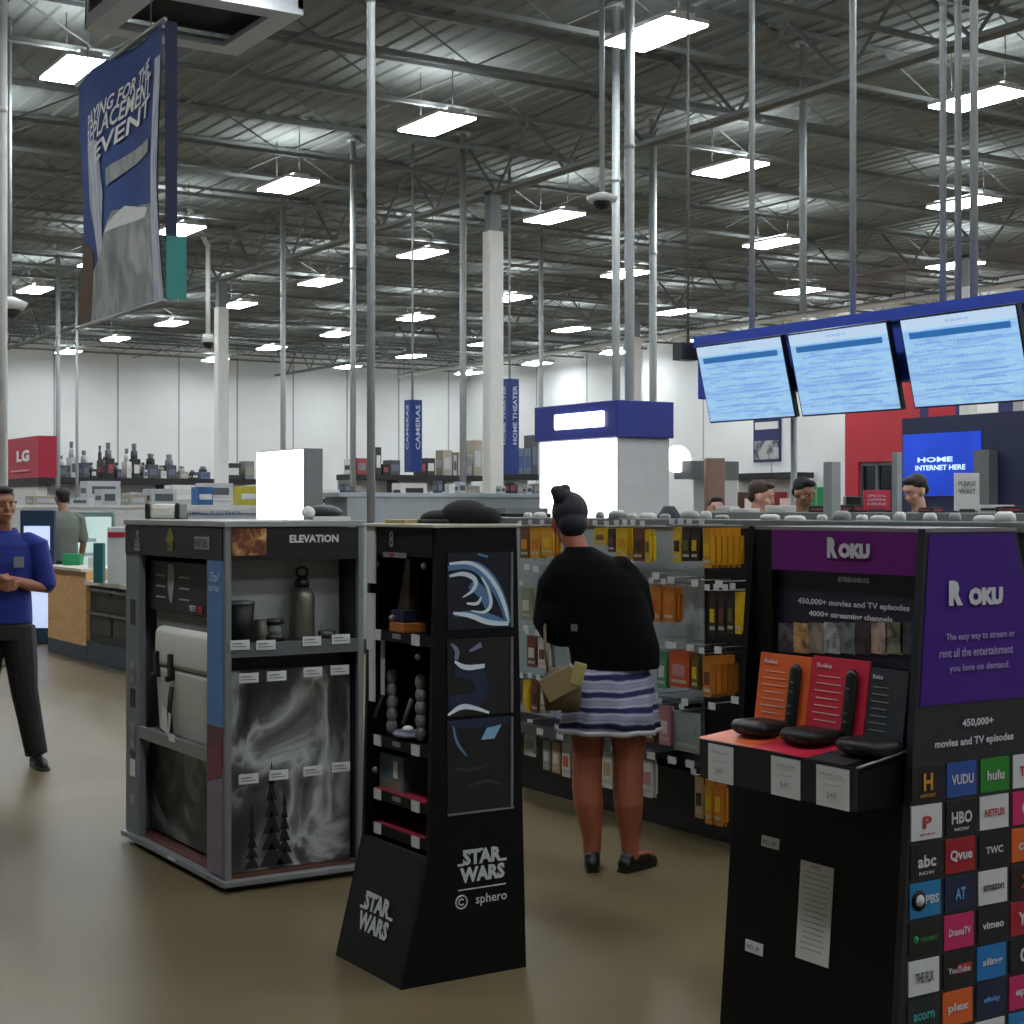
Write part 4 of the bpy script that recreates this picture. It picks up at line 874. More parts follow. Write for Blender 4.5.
# white lock caps and clips standing on the top rail
rr = random.Random(9); k = 0
for px in (528, 540, 600, 618, 632, 648, 665, 690, 706, 722, 770, 795, 822, 842, 862, 880, 900, 930, 955, 985, 1005):
    c = pX(px, 520, GX+rr.uniform(.0, .06)); h = rr.uniform(.02, .045); w = rr.uniform(.03, .07); k += 1
    cm = rr.choice([offw, tagm, offw, M('clip grey', (150, 154, 154))])
    zz = GH+.045
    m = MB(); m.loft([(c.x, c.y, zz, w*.5, w), (c.x, c.y, zz+h*.7, w*.45, w*.9), (c.x, c.y, zz+h, w*.2, w*.6)], cm, 14, 3)
    m.build('clip_cap', label='small pale cap on the gondola top rail, %s from the left' % ORD[k-1], cat='clip', group='caps along the gondola top rail')
c = pX(669, 508, GX+.3); m = MB(); m.loft([(c.x, c.y, GH, .05, .12), (c.x, c.y, GH+.05, .045, .1), (c.x, c.y, GH+.11, .02, .04)], M('cap navy', (34, 38, 54), .7), 14, 2); m.loft([(c.x, c.y-.02, GH+.0, .09, .28), (c.x, c.y, GH+.02, .05, .2)], offw, 14, 2)
m.build('folded_cloth', label='dark and white crumpled item on the gondola top right of the woman', cat='cloth')
PK = {'y': ('package amber', (196, 138, 22)), 'yy': ('package yellow', (206, 168, 24)), 'o': ('package orange', (184, 112, 34)), 'br': ('package brown', (104, 58, 34)), 'dk': ('package dark', (44, 38, 34)), 'w': ('package white', (190, 190, 180)), 'g': ('package green', (74, 136, 94)), 'pk': ('package pink', (176, 118, 124)), 'rd': ('package orange red', (178, 78, 34)), 'ol': ('package olive', (96, 84, 44)), 'gr': ('package grey', (136, 146, 144)), 'gg': ('package grey green', (132, 138, 110)), 'tn': ('package tan', (172, 140, 96))}
names = {'y': 'amber', 'yy': 'yellow', 'o': 'orange', 'br': 'brown', 'dk': 'dark', 'w': 'white', 'g': 'green', 'pk': 'pale pink', 'rd': 'orange-red', 'ol': 'olive', 'gr': 'grey', 'gg': 'grey-green', 'tn': 'tan'}
# (front left px, front right px, top py, bottom py, colour, count behind, front plane X, print colour)
rows = {
 'top': [(520, 529, 528, 558, 'br', 2, 4.86, 'y'), (530, 540, 527, 558, 'y', 3, 4.86, 'o'), (541, 553, 527, 556, 'y', 3, 4.86, 'yy'), (594, 606, 528, 545, 'yy', 2, 4.86, 'ol'), (608, 615, 529, 552, 'dk', 2, 4.86, 'br'), (616, 627, 528, 556, 'yy', 4, 4.86, 'y'), (628, 632, 528, 560, 'yy', 2, 4.88, 'yy'), (633, 643, 528, 561, 'br', 2, 4.86, 'dk'), (645, 650, 529, 562, 'yy', 2, 4.86, 'ol'), (673, 681, 527, 562, 'yy', 2, 4.86, 'dk'), (682, 690, 527, 561, 'dk', 2, 4.86, 'ol'), (691, 698, 527, 561, 'dk', 2, 4.86, 'yy'), (703, 711, 528, 568, 'y', 6, 4.82, 'yy')],
 'second': [(521, 531, 588, 620, 'gg', 2, 4.87, 'w'), (644, 651, 586, 622, 'y', 2, 4.87, 'br'), (652, 660, 586, 622, 'o', 3, 4.87, 'rd'), (663, 674, 587, 622, 'o', 3, 4.87, 'o'), (709, 716, 593, 635, 'dk', 2, 4.86, 'yy'), (718, 725, 593, 635, 'dk', 2, 4.84, 'br'), (727, 734, 593, 634, 'dk', 2, 4.82, 'ol'), (735, 741, 592, 634, 'yy', 5, 4.82, 'yy')],
 'third': [(527, 536, 636, 667, 'br', 2, 4.87, 'w'), (538, 546, 638, 668, 'w', 2, 4.87, 'br'), (657, 666, 652, 688, 'g', 2, 4.87, 'w'), (669, 689, 651, 687, 'rd', 3, 4.85, 'pk'), (691, 698, 653, 690, 'ol', 2, 4.86, 'yy'), (703, 711, 656, 697, 'o', 5, 4.83, 'br')],
 'fourth': [(523, 529, 680, 712, 'yy', 2, 4.86, 'yy'), (531, 538, 680, 713, 'br', 2, 4.86, 'dk'), (540, 546, 682, 713, 'gg', 2, 4.86, 'w'), (642, 654, 704, 742, 'br', 2, 4.84, 'tn'), (659, 670, 706, 745, 'pk', 2, 4.82, 'w'), (674, 700, 712, 752, 'gr', 1, 4.84, 'gr')],
 'lowest': [(524, 536, 731, 756, 'w', 1, 4.83, 'gr'), (543, 550, 740, 770, 'gr', 1, 4.80, 'w'), (552, 560, 742, 773, 'tn', 1, 4.80, 'w'), (562, 570, 743, 777, 'w', 2, 4.80, 'rd'), (602, 612, 747, 788, 'w', 2, 4.78, 'tn'), (641, 652, 756, 797, 'w', 2, 4.76, 'pk'), (695, 703, 777, 818, 'tn', 1, 4.70, 'dk'), (705, 712, 778, 824, 'y', 2, 4.70, 'yy'), (714, 722, 779, 826, 'o', 2, 4.70, 'yy')]}
for rn, items in rows.items():
    for n, (a, b, t0, b0, cl, cnt, xf, pc) in enumerate(items):
        pa = pX(a, (t0+b0)/2, xf); pb_ = pX(b, (t0+b0)/2, xf); zt = pX((a+b)/2, t0, xf).z; zb = pX((a+b)/2, b0, xf).z
        w = pa.y-pb_.y; yc = (pa.y+pb_.y)/2; md = M(*PK[cl], .45); mp = M(*PK[pc], .45); step = .024
        hm = MB(); hm.tube([(GX, yc, zt+.012), (xf-.03, yc, zt+.012), (xf-.03, yc, zt+.02)], .0028, steel, 6); hk = hm.build('peg_hook', G)
        m = MB(); m.slab((xf-.032, yc, zt+.028), UX, VZ, .038, .028, .002, tagm); m.build('price_tag', hk)
        for q in range(cnt):
            X = xf+q*(step+.012 if cnt > 3 else step)
            lab = '%s hanging package in the %s row, %s from the left%s' % (names[cl], rn, ORD[n], ', frontmost' if q == 0 else ', %s back' % ORD[q])
            p = thing('hanging_package', (X, yc, zb), lab, 'package', 'packages hanging on the gondola')
            m = MB(); m.box(X, X+.004, yc-w/2, yc+w/2, zb, zt, md)
            m.box(X-.001+.0, X+.018+(.012 if cnt > 3 else 0), yc-w*.42, yc+w*.42, zb+(zt-zb)*.08, zb+(zt-zb)*.8, md); m.build('card', p)
            if q == 0:
                m = MB(); h = zt-zb; m.box(X-.004, X-.001, yc-w*.3, yc+w*.3, zb+h*.3, zb+h*.62, mp); m.box(X-.003, X-.001, yc-w*.36, yc+w*.36, zb+h*.12, zb+h*.2, M('package label', (170, 166, 150))); m.build('print', p)
# empty hooks with tags, as the photo shows between the packages
for px, py in ((527, 567), (536, 569), (656, 576), (671, 580), (695, 583), (719, 584), (650, 641), (669, 645), (691, 648), (718, 650), (526, 628), (655, 696), (685, 702), (712, 706), (735, 700), (530, 722), (560, 730), (705, 762)):
    c = pX(px, py, 4.84); m = MB(); m.tube([(GX, c.y, c.z+.012), (4.842, c.y, c.z+.012)], .0028, steel, 6); hk = m.build('peg_hook', G)
    m = MB(); m.slab((4.84, c.y, c.z), UX, VZ, .052, .034, .002, tagm); m.build('price_tag', hk)
# rail posts above the gondola to the right
for (px, py0, w, lab) in ((832, 462, .065, 'grey upright post above the purple stand, left of the pink sign'), (897, 452, .036, 'grey upright post beside the white notice, right of the blue screen')):
    c = pD(px, HY, 8.6 if px < 850 else 8.5); D = c.dot(FW); z1 = CH+(HY-py0)/F*D
    m = MB(); m.box(c.x-w/2, c.x+w/2, c.y-w/2, c.y+w/2, 0, z1, steel); m.build('queue_post', label=lab, cat='post')
# ================================================================ generic background gondolas
def gond(name, X0, X1, Y0, Y1, H, lab, top=M('gondola top grey', (158, 164, 166), .5), side=M('gondola side', (150, 154, 156), .6), base=None, shelves=3, cat='gondola'):
    t = thing(name, ((X0+X1)/2, (Y0+Y1)/2, 0), lab, cat)
    m = MB(); m.box(X0+.12, X1-.02, Y0+.02, Y1-.02, 0, H-.05, side); m.build('core', t)
    m = MB(); m.box(X0, X1, Y0, Y1, H-.05, H, top); m.build('top', t, bevel=.005)
    m = MB(); m.box(X0, X1, Y0, Y1, 0, .16, base or dgrey); m.build('base', t)
    for k in range(shelves):
        z = .16+(H-.25)*(k+1)/(shelves+1); m = MB(); m.box(X0, X0+.13, Y0, Y1, z-.02, z, top); m.build('shelf', t)
    return t
rr = random.Random(21)
pal = [(190, 192, 190), (120, 124, 128), (70, 74, 80), (46, 48, 54), (30, 32, 36), (150, 142, 128), (92, 104, 122), (204, 204, 198), (140, 60, 66), (168, 172, 176), (58, 84, 130)]
pname = ['white', 'mid grey', 'dark grey', 'charcoal', 'black', 'beige', 'blue-grey', 'pale', 'dull red', 'light grey', 'blue']
def carton(x, y, z, w, d, h, ci, where, nm='product_carton', grp=None):
    t = thing(nm, (x, y, z), '%s product box %s' % (pname[ci], where), 'box', grp)
    m = MB(); m.box(x-w/2, x+w/2, y-d/2, y+d/2, z, z+h, M('carton '+pname[ci], pal[ci], .6)); m.build('carton', t, bevel=.004)
    m = MB(); m.box(x-w*.35, x+w*.35, y-d/2-.004, y-d/2, z+h*.25, z+h*.7, M('carton '+pname[(ci+4) % 11], pal[(ci+4) % 11], .6)); m.box(x-w/2-.004, x-w/2, y-d*.35, y+d*.35, z+h*.3, z+h*.6, M('carton '+pname[(ci+4) % 11], pal[(ci+4) % 11], .6)); m.build('carton_print', t)
# back wall shelving with a black top shelf and appliances on it
def wallshelf(px0, px1, Y, pyt, pyb, lab):
    a = pY(px0, 480, Y); b = pY(px1, 480, Y); z1 = (pY(px0, pyt, Y).z+pY(px1, pyt, Y).z)/2; z0 = (pY(px0, pyb, Y).z+pY(px1, pyb, Y).z)/2
    t = thing('back_shelving', ((a.x+b.x)/2, Y+.4, 0), lab, 'shelving')
    m = MB(); m.box(a.x, b.x, Y, Y+1.0, z0, z1, M('shelf black', (24, 24, 26), .6)); m.build('top_shelf', t)
    m = MB(); m.box(a.x, b.x, Y+.85, Y+.95, 0, z0, M('shelving back pale', (196, 196, 192), .7)); m.build('back_panel', t)
    x = a.x
    while x <= b.x:
        m = MB(); m.box(x, x+.06, Y+.02, Y+.85, 0, z0, grey); m.build('upright', t); x += 1.8
    for z in (.5, 1.1, 1.7):
        m = MB(); m.box(a.x, b.x, Y+.1, Y+.85, z-.04, z, offw); m.build('shelf', t)
    return a.x, b.x, z1
SHY = 46.0
xa, xb, zs = wallshelf(46, 215, SHY, 478, 484.5, 'long black-topped shelving at the back left with appliances on top')
segs = [(50, 447, 58, 8, 9), (60, 455, 68, 2, 0), (72, 441, 78, 9, 9), (84, 450, 91, 2, 9), (92, 462, 98, 3, 0), (101, 445, 106, 4, 2), (104, 456, 112, 6, 9), (108, 442, 116, 4, 1), (118, 462, 123, 2, 7), (128, 448, 133, 7, 7), (134, 443, 142, 3, 2), (144, 462, 150, 9, 9), (149, 453, 160, 2, 3), (162, 465, 168, 7, 9), (168, 454, 178, 2, 1), (181, 466, 190, 5, 9), (193, 470, 200, 3, 3), (202, 466, 212, 6, 3)]
for n, (p0, py, p1, ci, c2) in enumerate(segs):
    A = pY(p0, 470, SHY); B = pY(p1, 470, SHY); z = pY(p0, py, SHY).z; w = (B.x-A.x)*.92; w = min(w, 2*((pY(segs[n+1][0], 470, SHY).x-A.x)-(B.x-A.x)/2)*.9) if n < len(segs)-1 and segs[n+1][0] < p1 else w
    carton((A.x+B.x)/2, SHY+.35, zs, w, .5, (z-zs)*.55, ci, 'on the back left top shelf, %s from the left' % ORD[n], 'appliance_box', 'appliances on the back left top shelf')
    xx = (A.x+B.x)/2; h0 = zs+(z-zs)*.55
    t = thing('small_appliance', (xx, SHY+.35, h0), '%s small appliance, %s from the left atop the back left shelf boxes' % (pname[c2], ORD[n]), 'appliance', 'small appliances on the back shelf')
    m = MB(); m.loft([(xx, SHY+.35, h0, w*.4, .18), (xx, SHY+.35, h0+(z-h0)*.5, w*.38, .17), (xx, SHY+.35, h0+(z-h0)*.6, w*.2, .1)], M('carton '+pname[c2], pal[c2]), 12); m.build('body', t)
    m = MB(); m.loft([(xx, SHY+.35, h0+(z-h0)*.6, w*.22, .1), (xx, SHY+.35, z-.03, w*.3, .14), (xx, SHY+.35, z, w*.22, .1)], M('appliance lid', (120, 122, 124)), 12); m.build('lid', t)
xa, xb, zs2 = wallshelf(226, 256, SHY, 479, 484.5, 'short black-topped shelving between the far column and the light box')
for n, (p0, py, p1, ci) in enumerate(((227, 463, 243, 3), (246, 461, 256, 1))):
    A = pY(p0, 470, SHY); B = pY(p1, 470, SHY); z = pY(p0, py, SHY).z; carton((A.x+B.x)/2, SHY+.35, zs2, (B.x-A.x)*.9, .5, z-zs2, ci, 'on the shelf left of the light box, %s from the left' % ORD[n], 'appliance_box')
xa, xb, zs3 = wallshelf(350, 484, SHY, 475, 480.5, 'black-topped shelving at the back behind the shorter blade sign')
for n, (p0, py, p1, ci) in enumerate(((352, 459, 357, 0), (358, 458, 369, 8), (377, 447, 383, 3), (384, 464, 391, 4), (391, 460, 402, 2), (422, 459, 428, 4), (428, 458, 437, 3), (444, 450, 454, 5), (455, 455, 458.5, 9), (459, 452, 467, 5), (468, 462, 474, 1), (475, 440, 484, 5))):
    A = pY(p0, 470, SHY); B = pY(p1, 470, SHY); z = pY(p0, py, SHY).z; carton((A.x+B.x)/2, SHY+.35, zs3, (B.x-A.x)*.92, .5, z-zs3, ci, 'behind the shorter blade sign, %s from the left' % ORD[n], 'appliance_box', 'boxes on the back centre shelf')
xa, xb, zs4 = wallshelf(504, 541, SHY, 474, 480, 'black shelving at the back between the taller blade sign and the kiosk')
for n, (p0, py, p1, ci) in enumerate(((518, 448, 525, 6), (525, 448, 533, 6), (533, 435, 540, 2))):
    A = pY(p0, 470, SHY); B = pY(p1, 470, SHY); z = pY(p0, py, SHY).z; carton((A.x+B.x)/2, SHY+.35, zs4, (B.x-A.x)*.92, .5, z-zs4, ci, 'on the shelf left of the kiosk, %s from the left' % ORD[n], 'appliance_box')
# right wall shelf behind the people
A = pX(722, 474, XR-1.0); B = pX(792, 474, XR-1.0)
t = thing('wall_shelving', (XR-.6, (A.y+B.y)/2, 0), 'black-topped wall shelving with white shelves behind the two men', 'shelving')
m = MB(); m.box(XR-1, XR-.1, B.y, A.y, A.z-.18, A.z+.0, MC['shelf black']); m.build('top_shelf', t)
m = MB(); m.box(XR-.3, XR-.15, B.y, A.y, 0, A.z-.18, MC['shelving back pale']); m.build('back_panel', t)
for k in range(4):
    m = MB(); y = B.y+(A.y-B.y)*(k+.5)/4; m.box(XR-.9, XR-.3, y-.25, y+.25, 0, 1.9+.2*(k % 2), M('wall goods %d' % k, [(210, 190, 186), (160, 70, 66), (220, 214, 206), (120, 84, 78)][k])); m.build('stacked_goods', t)
# red appliance brand sign, left
c = pD(27, HY, 30); q0 = pD(8, 437, 30); q1 = pD(37, 478, 30); DD = 30
t = thing('red_brand_sign', (c.x, c.y, q1.z), 'red box sign with white letters at the far left above a dark base', 'sign')
w = (q1-q0).length; nrm = Vector((-FW.x, -FW.y, 0)); 
mr = M('brand red', (170, 28, 58), .5); wY = abs(pX(8, 460, c.x).y-pX(37, 460, c.x).y)
yA = pX(8, 460, c.x).y; yB = pX(38, 460, c.x).y
m = MB(); m.box(c.x, c.x+.35, yB, yA, q1.z, q0.z, mr); m.build('sign_box', t)
m = MB(); m.text('LG', pX(23, 456, c.x-.01), UX, VZ, abs(yA-yB)*.42, .22, white, .05); m.slab(pX(20, 471, c.x-.01), UX, VZ, abs(yA-yB)*.6, .03, .01, M('sign pale pink', (220, 150, 160))); m.build('lettering', t)
m = MB(); m.box(c.x, c.x+.25, yB, yA, q1.z-.16, q1.z, MC['shelf black']); m.box(c.x+.02, c.x+.2, yB+.1, yA-.1, 0, q1.z-.16, offw); m.build('base', t)
# ---- left department: counters and desks
t = thing('wooden_desk', (5.3, 17.2, 0), 'light wooden panelled desk with white top at the left', 'desk')
wd = MN('light wood', [(.3, (206, 156, 102)), (.7, (226, 180, 124))], 2, 6, 2, .5, (1, 1, 5), kind='noise'); wy0 = pX(86, 610, 5.1).y; wy1 = pX(48, 610, 5.1).y
zw = pX(70, 570, 5.1).z; m = MB(); m.box(5.1, 5.9, wy0, wy1, .16, zw, wd); m.build('body', t)
m = MB(); m.box(5.05, 5.95, wy0, wy1+.05, zw, zw+.03, M('desk top', (206, 200, 186), .4)); m.build('top', t)
m = MB(); m.box(5.1, 5.9, wy0, wy1, 0, .16, M('base blue grey', (48, 62, 76), .5)); m.build('base', t)
t = thing('dark_cabinet', (5.3, 15.3, 0), 'dark drawer cabinet with pale top beside the wooden desk', 'cabinet')
cy1_ = wy0-.02; cy0_ = 14.75; zc = pX(100, 586, 5.1).z
m = MB(); m.box(5.14, 5.9, cy0_, cy1_, .22, zc, M('cabinet dark', (34, 33, 30), .5)); m.build('body', t)
m = MB(); m.box(5.08, 5.95, cy0_, cy1_, zc, zc+.04, MC['desk top']); m.build('top', t)
m = MB(); m.box(5.1, 5.9, cy0_, cy1_, 0, .22, MC['base blue grey']); m.build('base', t)
for k, z in enumerate((zc-.30, zc-.06)):
    for q in range(2):
        dw = (cy1_-cy0_-.16)/2; ya = cy1_-.05-q*(dw+.06); m = MB(); m.box(5.12, 5.14, ya-dw, ya, z-.2 if k == 0 else z-.03, z-.02 if k == 0 else z+.04, M('drawer front', (46, 44, 40), .5)); d = m.build('drawer', t); m = MB(); m.box(5.09, 5.12, ya-dw, ya, z, z+.025, M('drawer rail', (96, 98, 98), .4)); m.build('handle', d)
# items on the desk
def item(px0, px1, py0, py1, D, dep, name, lab, cat, mat, extra=None, stand=True, zb=None):
    a = pD(px0, py1, D); b = pD(px1, py1, D); w = (px1-px0)/F*D; z0 = a.z if zb is None else zb; z1 = CH+(HY-py0)/F*D; c = (a+b)/2
    ang = YAW
    t = thing(name, (c.x, c.y, z0), lab, cat, rz=-YAW)
    m = MB(); m.box(-w/2, w/2, 0, dep, 0, z1-z0, mat); m.build('body', t, bevel=min(.01, w*.1), local=True)
    if extra: extra(t, w, z1-z0)
    return t
def scrn(mat, b=.08, z0=.1, lines=None):
    def f(t, w, h):
        m = MB(); m.box(-w/2+w*b, w/2-w*b, -.012, 0, h*z0, h*(1-b), mat); m.build('screen', t, local=True)
        if lines:
            m = MB()
            for k in range(lines): m.box(-w*.32, w*(.1+.05*(k % 3)), -.016, -.012, h*(.75-.12*k), h*(.78-.12*k), M('screen lines', (130, 160, 168), emit=.4)); m.build('screen_print', t, local=True)
    return f
zd = zw+.03
paleS = MN('pale lit screen', [(.3, (176, 204, 200)), (.7, (206, 226, 220))], 2, 2, 0, .4, emit=.55)
blueS2 = M('blue white lit screen', (190, 206, 240), .4, emit=.8)
item(20, 54, 510, 566, 18.6, .1, 'demo_television', 'dark framed television with pale blue screen behind the employee', 'television', M('tv navy frame', (26, 50, 78), .5), scrn(blueS2, .12, .12), zb=0)
item(72, 113, 512, 562, 20.5, .12, 'demo_monitor', 'large pale green lit panel behind the wooden desk', 'display panel', M('panel frame teal', (110, 134, 134)), scrn(paleS, .04, .08, 5), zb=0)
item(107, 127, 527, 575, 15.5, .15, 'white_notice_stand', 'white notice panel with a red stripe left of the cooler display', 'sign', M('notice white', (196, 200, 202)), lambda t, w, h: MB().box(-w*.45, w*.4, -.008, 0, h-.10, h-.05, M('ink red')).build('red_stripe', t, local=True), zb=zc+.04)
item(93, 103, 543, 575, 15.9, .1, 'teal_box', 'small teal box standing on the cabinet below the lit panel', 'box', M('box teal', (30, 96, 100)), zb=zc+.04)
item(62, 80, 554, 568, 17.5, .15, 'green_basket', 'bright green box on the wooden desk', 'box', M('box green', (32, 140, 88)), zb=zd)
item(88, 94, 557, 566, 16.8, .08, 'white_bottle', 'small white bottle on the wooden desk top', 'bottle', offw, zb=zd)
def mon(px0, px1, py0, py1, D, lab, sm):
    item(px0, px1, py0, py1, D, .06, 'desk_monitor', lab, 'monitor', dgrey, scrn(sm, .06, .08))
# mid-distance gondola runs filling the view behind the stands
def run(pxl, pxr, py, D, lab, dep=.6, **k):
    a = pD(pxl, py, D); H = a.z; X = a.x
    ya = pX(pxl, py, X).y; yb = pX(pxr, py, X).y
    return gond('display_gondola', X, X+dep, yb, ya, H, lab, **k), X, yb, ya, H
def runX(pxl, pxr, py, Y, lab, dep=.6, **k):
    a = pY(pxl, py, Y); b = pY(pxr, py, Y); H = (a.z+b.z)/2
    return gond('display_gondola', a.x, b.x, Y, Y+dep, H, lab, **k), a.x, b.x, Y, H
tpale = M('run top pale', (190, 192, 190), .5)
_, xa, xb, Yg, Hg = runX(338, 545, 493, 15.5, 'long low grey gondola with a wide rail behind the black stand', side=M('gondola side grey', (134, 142, 146), .6), top=M('run rail blue grey', (142, 152, 158), .5))
rr = random.Random(4)
_, xa2, xb2, Yg2, Hg2 = runX(-40, 345, 505, 24, 'long white gondola run far behind the silver display', dep=.8, side=tpale, top=tpale)
k = 0; x = xa2+.2; ban = [(pY(px_, HY, 24.2).x-.05, pY(qx_, HY, 24.2).x+.05) for px_, qx_ in ((196, 215), (238, 259))]
while x < xb2-.4:
    w = rr.uniform(.25, .6); h = rr.uniform(.08, .34); ci = rr.choice([0, 1, 7, 9, 9, 5, 2, 0]); px = 512+F*((x*RT.x+(Yg2)*RT.y)/(x*FW.x+Yg2*FW.y))
    if any(x < q1_ and x+w > q0_ for q0_, q1_ in ban): x += .15; continue
    k += 1
    if k <= 24: carton(x+w/2, Yg2+.35, Hg2, w*.92, .4, h, ci, 'on the long white gondola, %s from the left' % ORD[k-1], grp='boxes on the long white gondola')
    x += w+rr.uniform(.02, .2)
_, xa3, xb3, Yg3, Hg3 = runX(-60, 560, 499, 33, 'pale gondola run across the far appliance department', dep=.9, side=tpale, top=tpale)
k = 0; x = xa3+3.0
while x < xb3-.5 and k < 24:
    w = rr.uniform(.5, .95); h = rr.uniform(.12, .4); ci = rr.choice([0, 7, 9, 1, 0, 2, 7]); k += 1
    carton(x+w/2, Yg3+.4, Hg3, w*.9, .5, h, ci, 'on the far appliance run, %s from the left' % ORD[k-1], 'white_appliance', 'goods on the far appliance run'); x += w+rr.uniform(.0, .15)
# coloured accents standing on the runs
def onrun(px0, px1, py0, Y, zb, lab, rgb, name='display_box', glow_=0):
    a = pY(px0, HY, Y-.0); b = pY(px1, HY, Y); D = ((a+b)/2).dot(FW); z1 = CH+(HY-py0)/F*D; m = MB(); m.box(a.x, b.x, Y, Y+.3, zb, z1, M('accent %d %d %d' % rgb, rgb, .5, emit=glow_)); 
    m.box(a.x+.02, b.x-.02, Y-.01, Y, zb+(z1-zb)*.3, zb+(z1-zb)*.6, M('accent stripe', (200, 206, 208))); m.build(name, label=lab, cat='box')
onrun(198, 213, 487, 24.05, Hg2, 'deep blue box on the long white gondola left of the light box', (30, 88, 140))
onrun(240, 257, 486, 24.02, Hg2, 'yellow topped box beside the light box', (176, 168, 52))
onrun(238, 255, 499, 23.9, Hg2-.25, 'green patterned box low beside the light box', (124, 148, 118)) if 0 else None
# nearer pale counter right behind silver display
tcnt, xa4, xb4, Yg4, Hg4 = runX(176, 330, 508, 13.5, 'pale counter with blue lettering directly behind the silver display', dep=.6, side=M('counter pale', (176, 184, 190), .5), top=tpale)
m = MB(); m.text('SMALL ELECTRICS', pY(215, 513, Yg4-.0), UY, VZ, .5, .03, M('counter lettering', (90, 110, 150)), .02); m.build('counter_lettering', tcnt)
# small things along the low grey gondola and kiosk foot
k = 0; x = pY(500, HY, Yg).x-.0
for px in (347, 358, 440, 452, 462, 503, 512, 520, 529, 537):
    q = pY(px, HY, Yg+.2); ci = rr.choice([0, 1, 2, 4, 7, 9]); k += 1; carton(q.x, Yg+.25, Hg, rr.uniform(.06, .12), .12, rr.uniform(.05, .15), ci, 'on the low grey gondola, %s from the left' % ORD[k-1], grp='small boxes on the low grey gondola')
m = MB(); q0 = pY(506, HY, 9.5); q1 = pY(548, HY, 9.5); m.box(q0.x, q1.x, 9.5, 9.9, 0, 1.60, M('side', (120, 126, 130))); m.box(q0.x, q1.x, 9.46, 9.9, 1.50, 1.56, black); m.box(q0.x, q1.x, 9.45, 9.9, 1.44, 1.50, offw)
m.build('low_display_case', label='low display case with a black band between the fabric bundle and the woman', cat='display case')
# ---- right hand service counters behind the gondola
_, X5, y5a, y5b, H5 = run(690, 1100, 512, 11.0, 'grey service counter where the two men sit', dep=.5, top=M('counter grey', (112, 118, 116), .5))
rr = random.Random(8); k = 0
for px in (722, 740, 775, 818, 845, 925, 990, 1010):
    q = pX(px, HY, X5+.2); k += 1; ci = rr.choice([0, 7, 9, 4, 0]); carton(X5+.25, q.y, H5, .1, rr.uniform(.1, .22), rr.uniform(.02, .07), ci, 'on the service counter, %s from the left' % ORD[k-1], grp='boxes on the service counter')
def cardsign(px, py0, py1, wpx, D, lab, rgb, st, ink_):
    c = pD(px, py1, D); w = wpx/F*D; z1 = CH+(HY-py0)/F*D; t = thing('counter_sign', (c.x, c.y, c.z), lab, 'sign', rz=-YAW); h = z1-H5-.012; t.location.z = H5+.012
    m = MB(); m.box(-w/2, w/2, 0, .015, 0, h, M('sign %d %d %d' % rgb, rgb, .5)); m.build('panel', t, local=True, bevel=.003)
    m = MB()
    for i, s_ in enumerate(st): m.text(s_, (0, -.002, h*(.72-.2*i)), UY, VZ, w*.7, h*.12, ink_, .02)
    m.build('lettering', t, local=True)
    m = MB(); m.box(-w*.3, w*.3, -.01, .07, -.01, .01, dgrey); m.build('foot', t, local=True); return t
cardsign(877, 490, 512, 27, 9.95, 'bright pink-red counter sign with white wording', (196, 44, 70), ['SPECIAL', 'OFFER', 'HERE'], rkw)
cardsign(967, 473, 505, 25, 9.35, 'white notice with grey wording in front of the blue wall screen', (208, 208, 204), ['PLEASE', 'WAIT'], grey)
item(846, 862, 496, 512, 10.2, .1, 'black_monitor', 'small black monitor on the service counter left of the pink sign', 'monitor', black, zb=H5)
item(818, 824, 487, 512, 20, .2, 'green_sign', 'green panel behind the man in black', 'sign', M('green panel', (30, 130, 72), .5), zb=0)
item(796, 817, 484, 500, 23, .2, 'green_fixture', 'wide green fixture behind the man in black', 'fixture', M('green panel', (30, 130, 72), .5), zb=0)
item(706, 725, 458, 512, 17, .2, 'brown_fixture', 'brown narrow fixture right of the round glowing sign', 'fixture', M('brown fixture', (140, 112, 98), .6), zb=0)
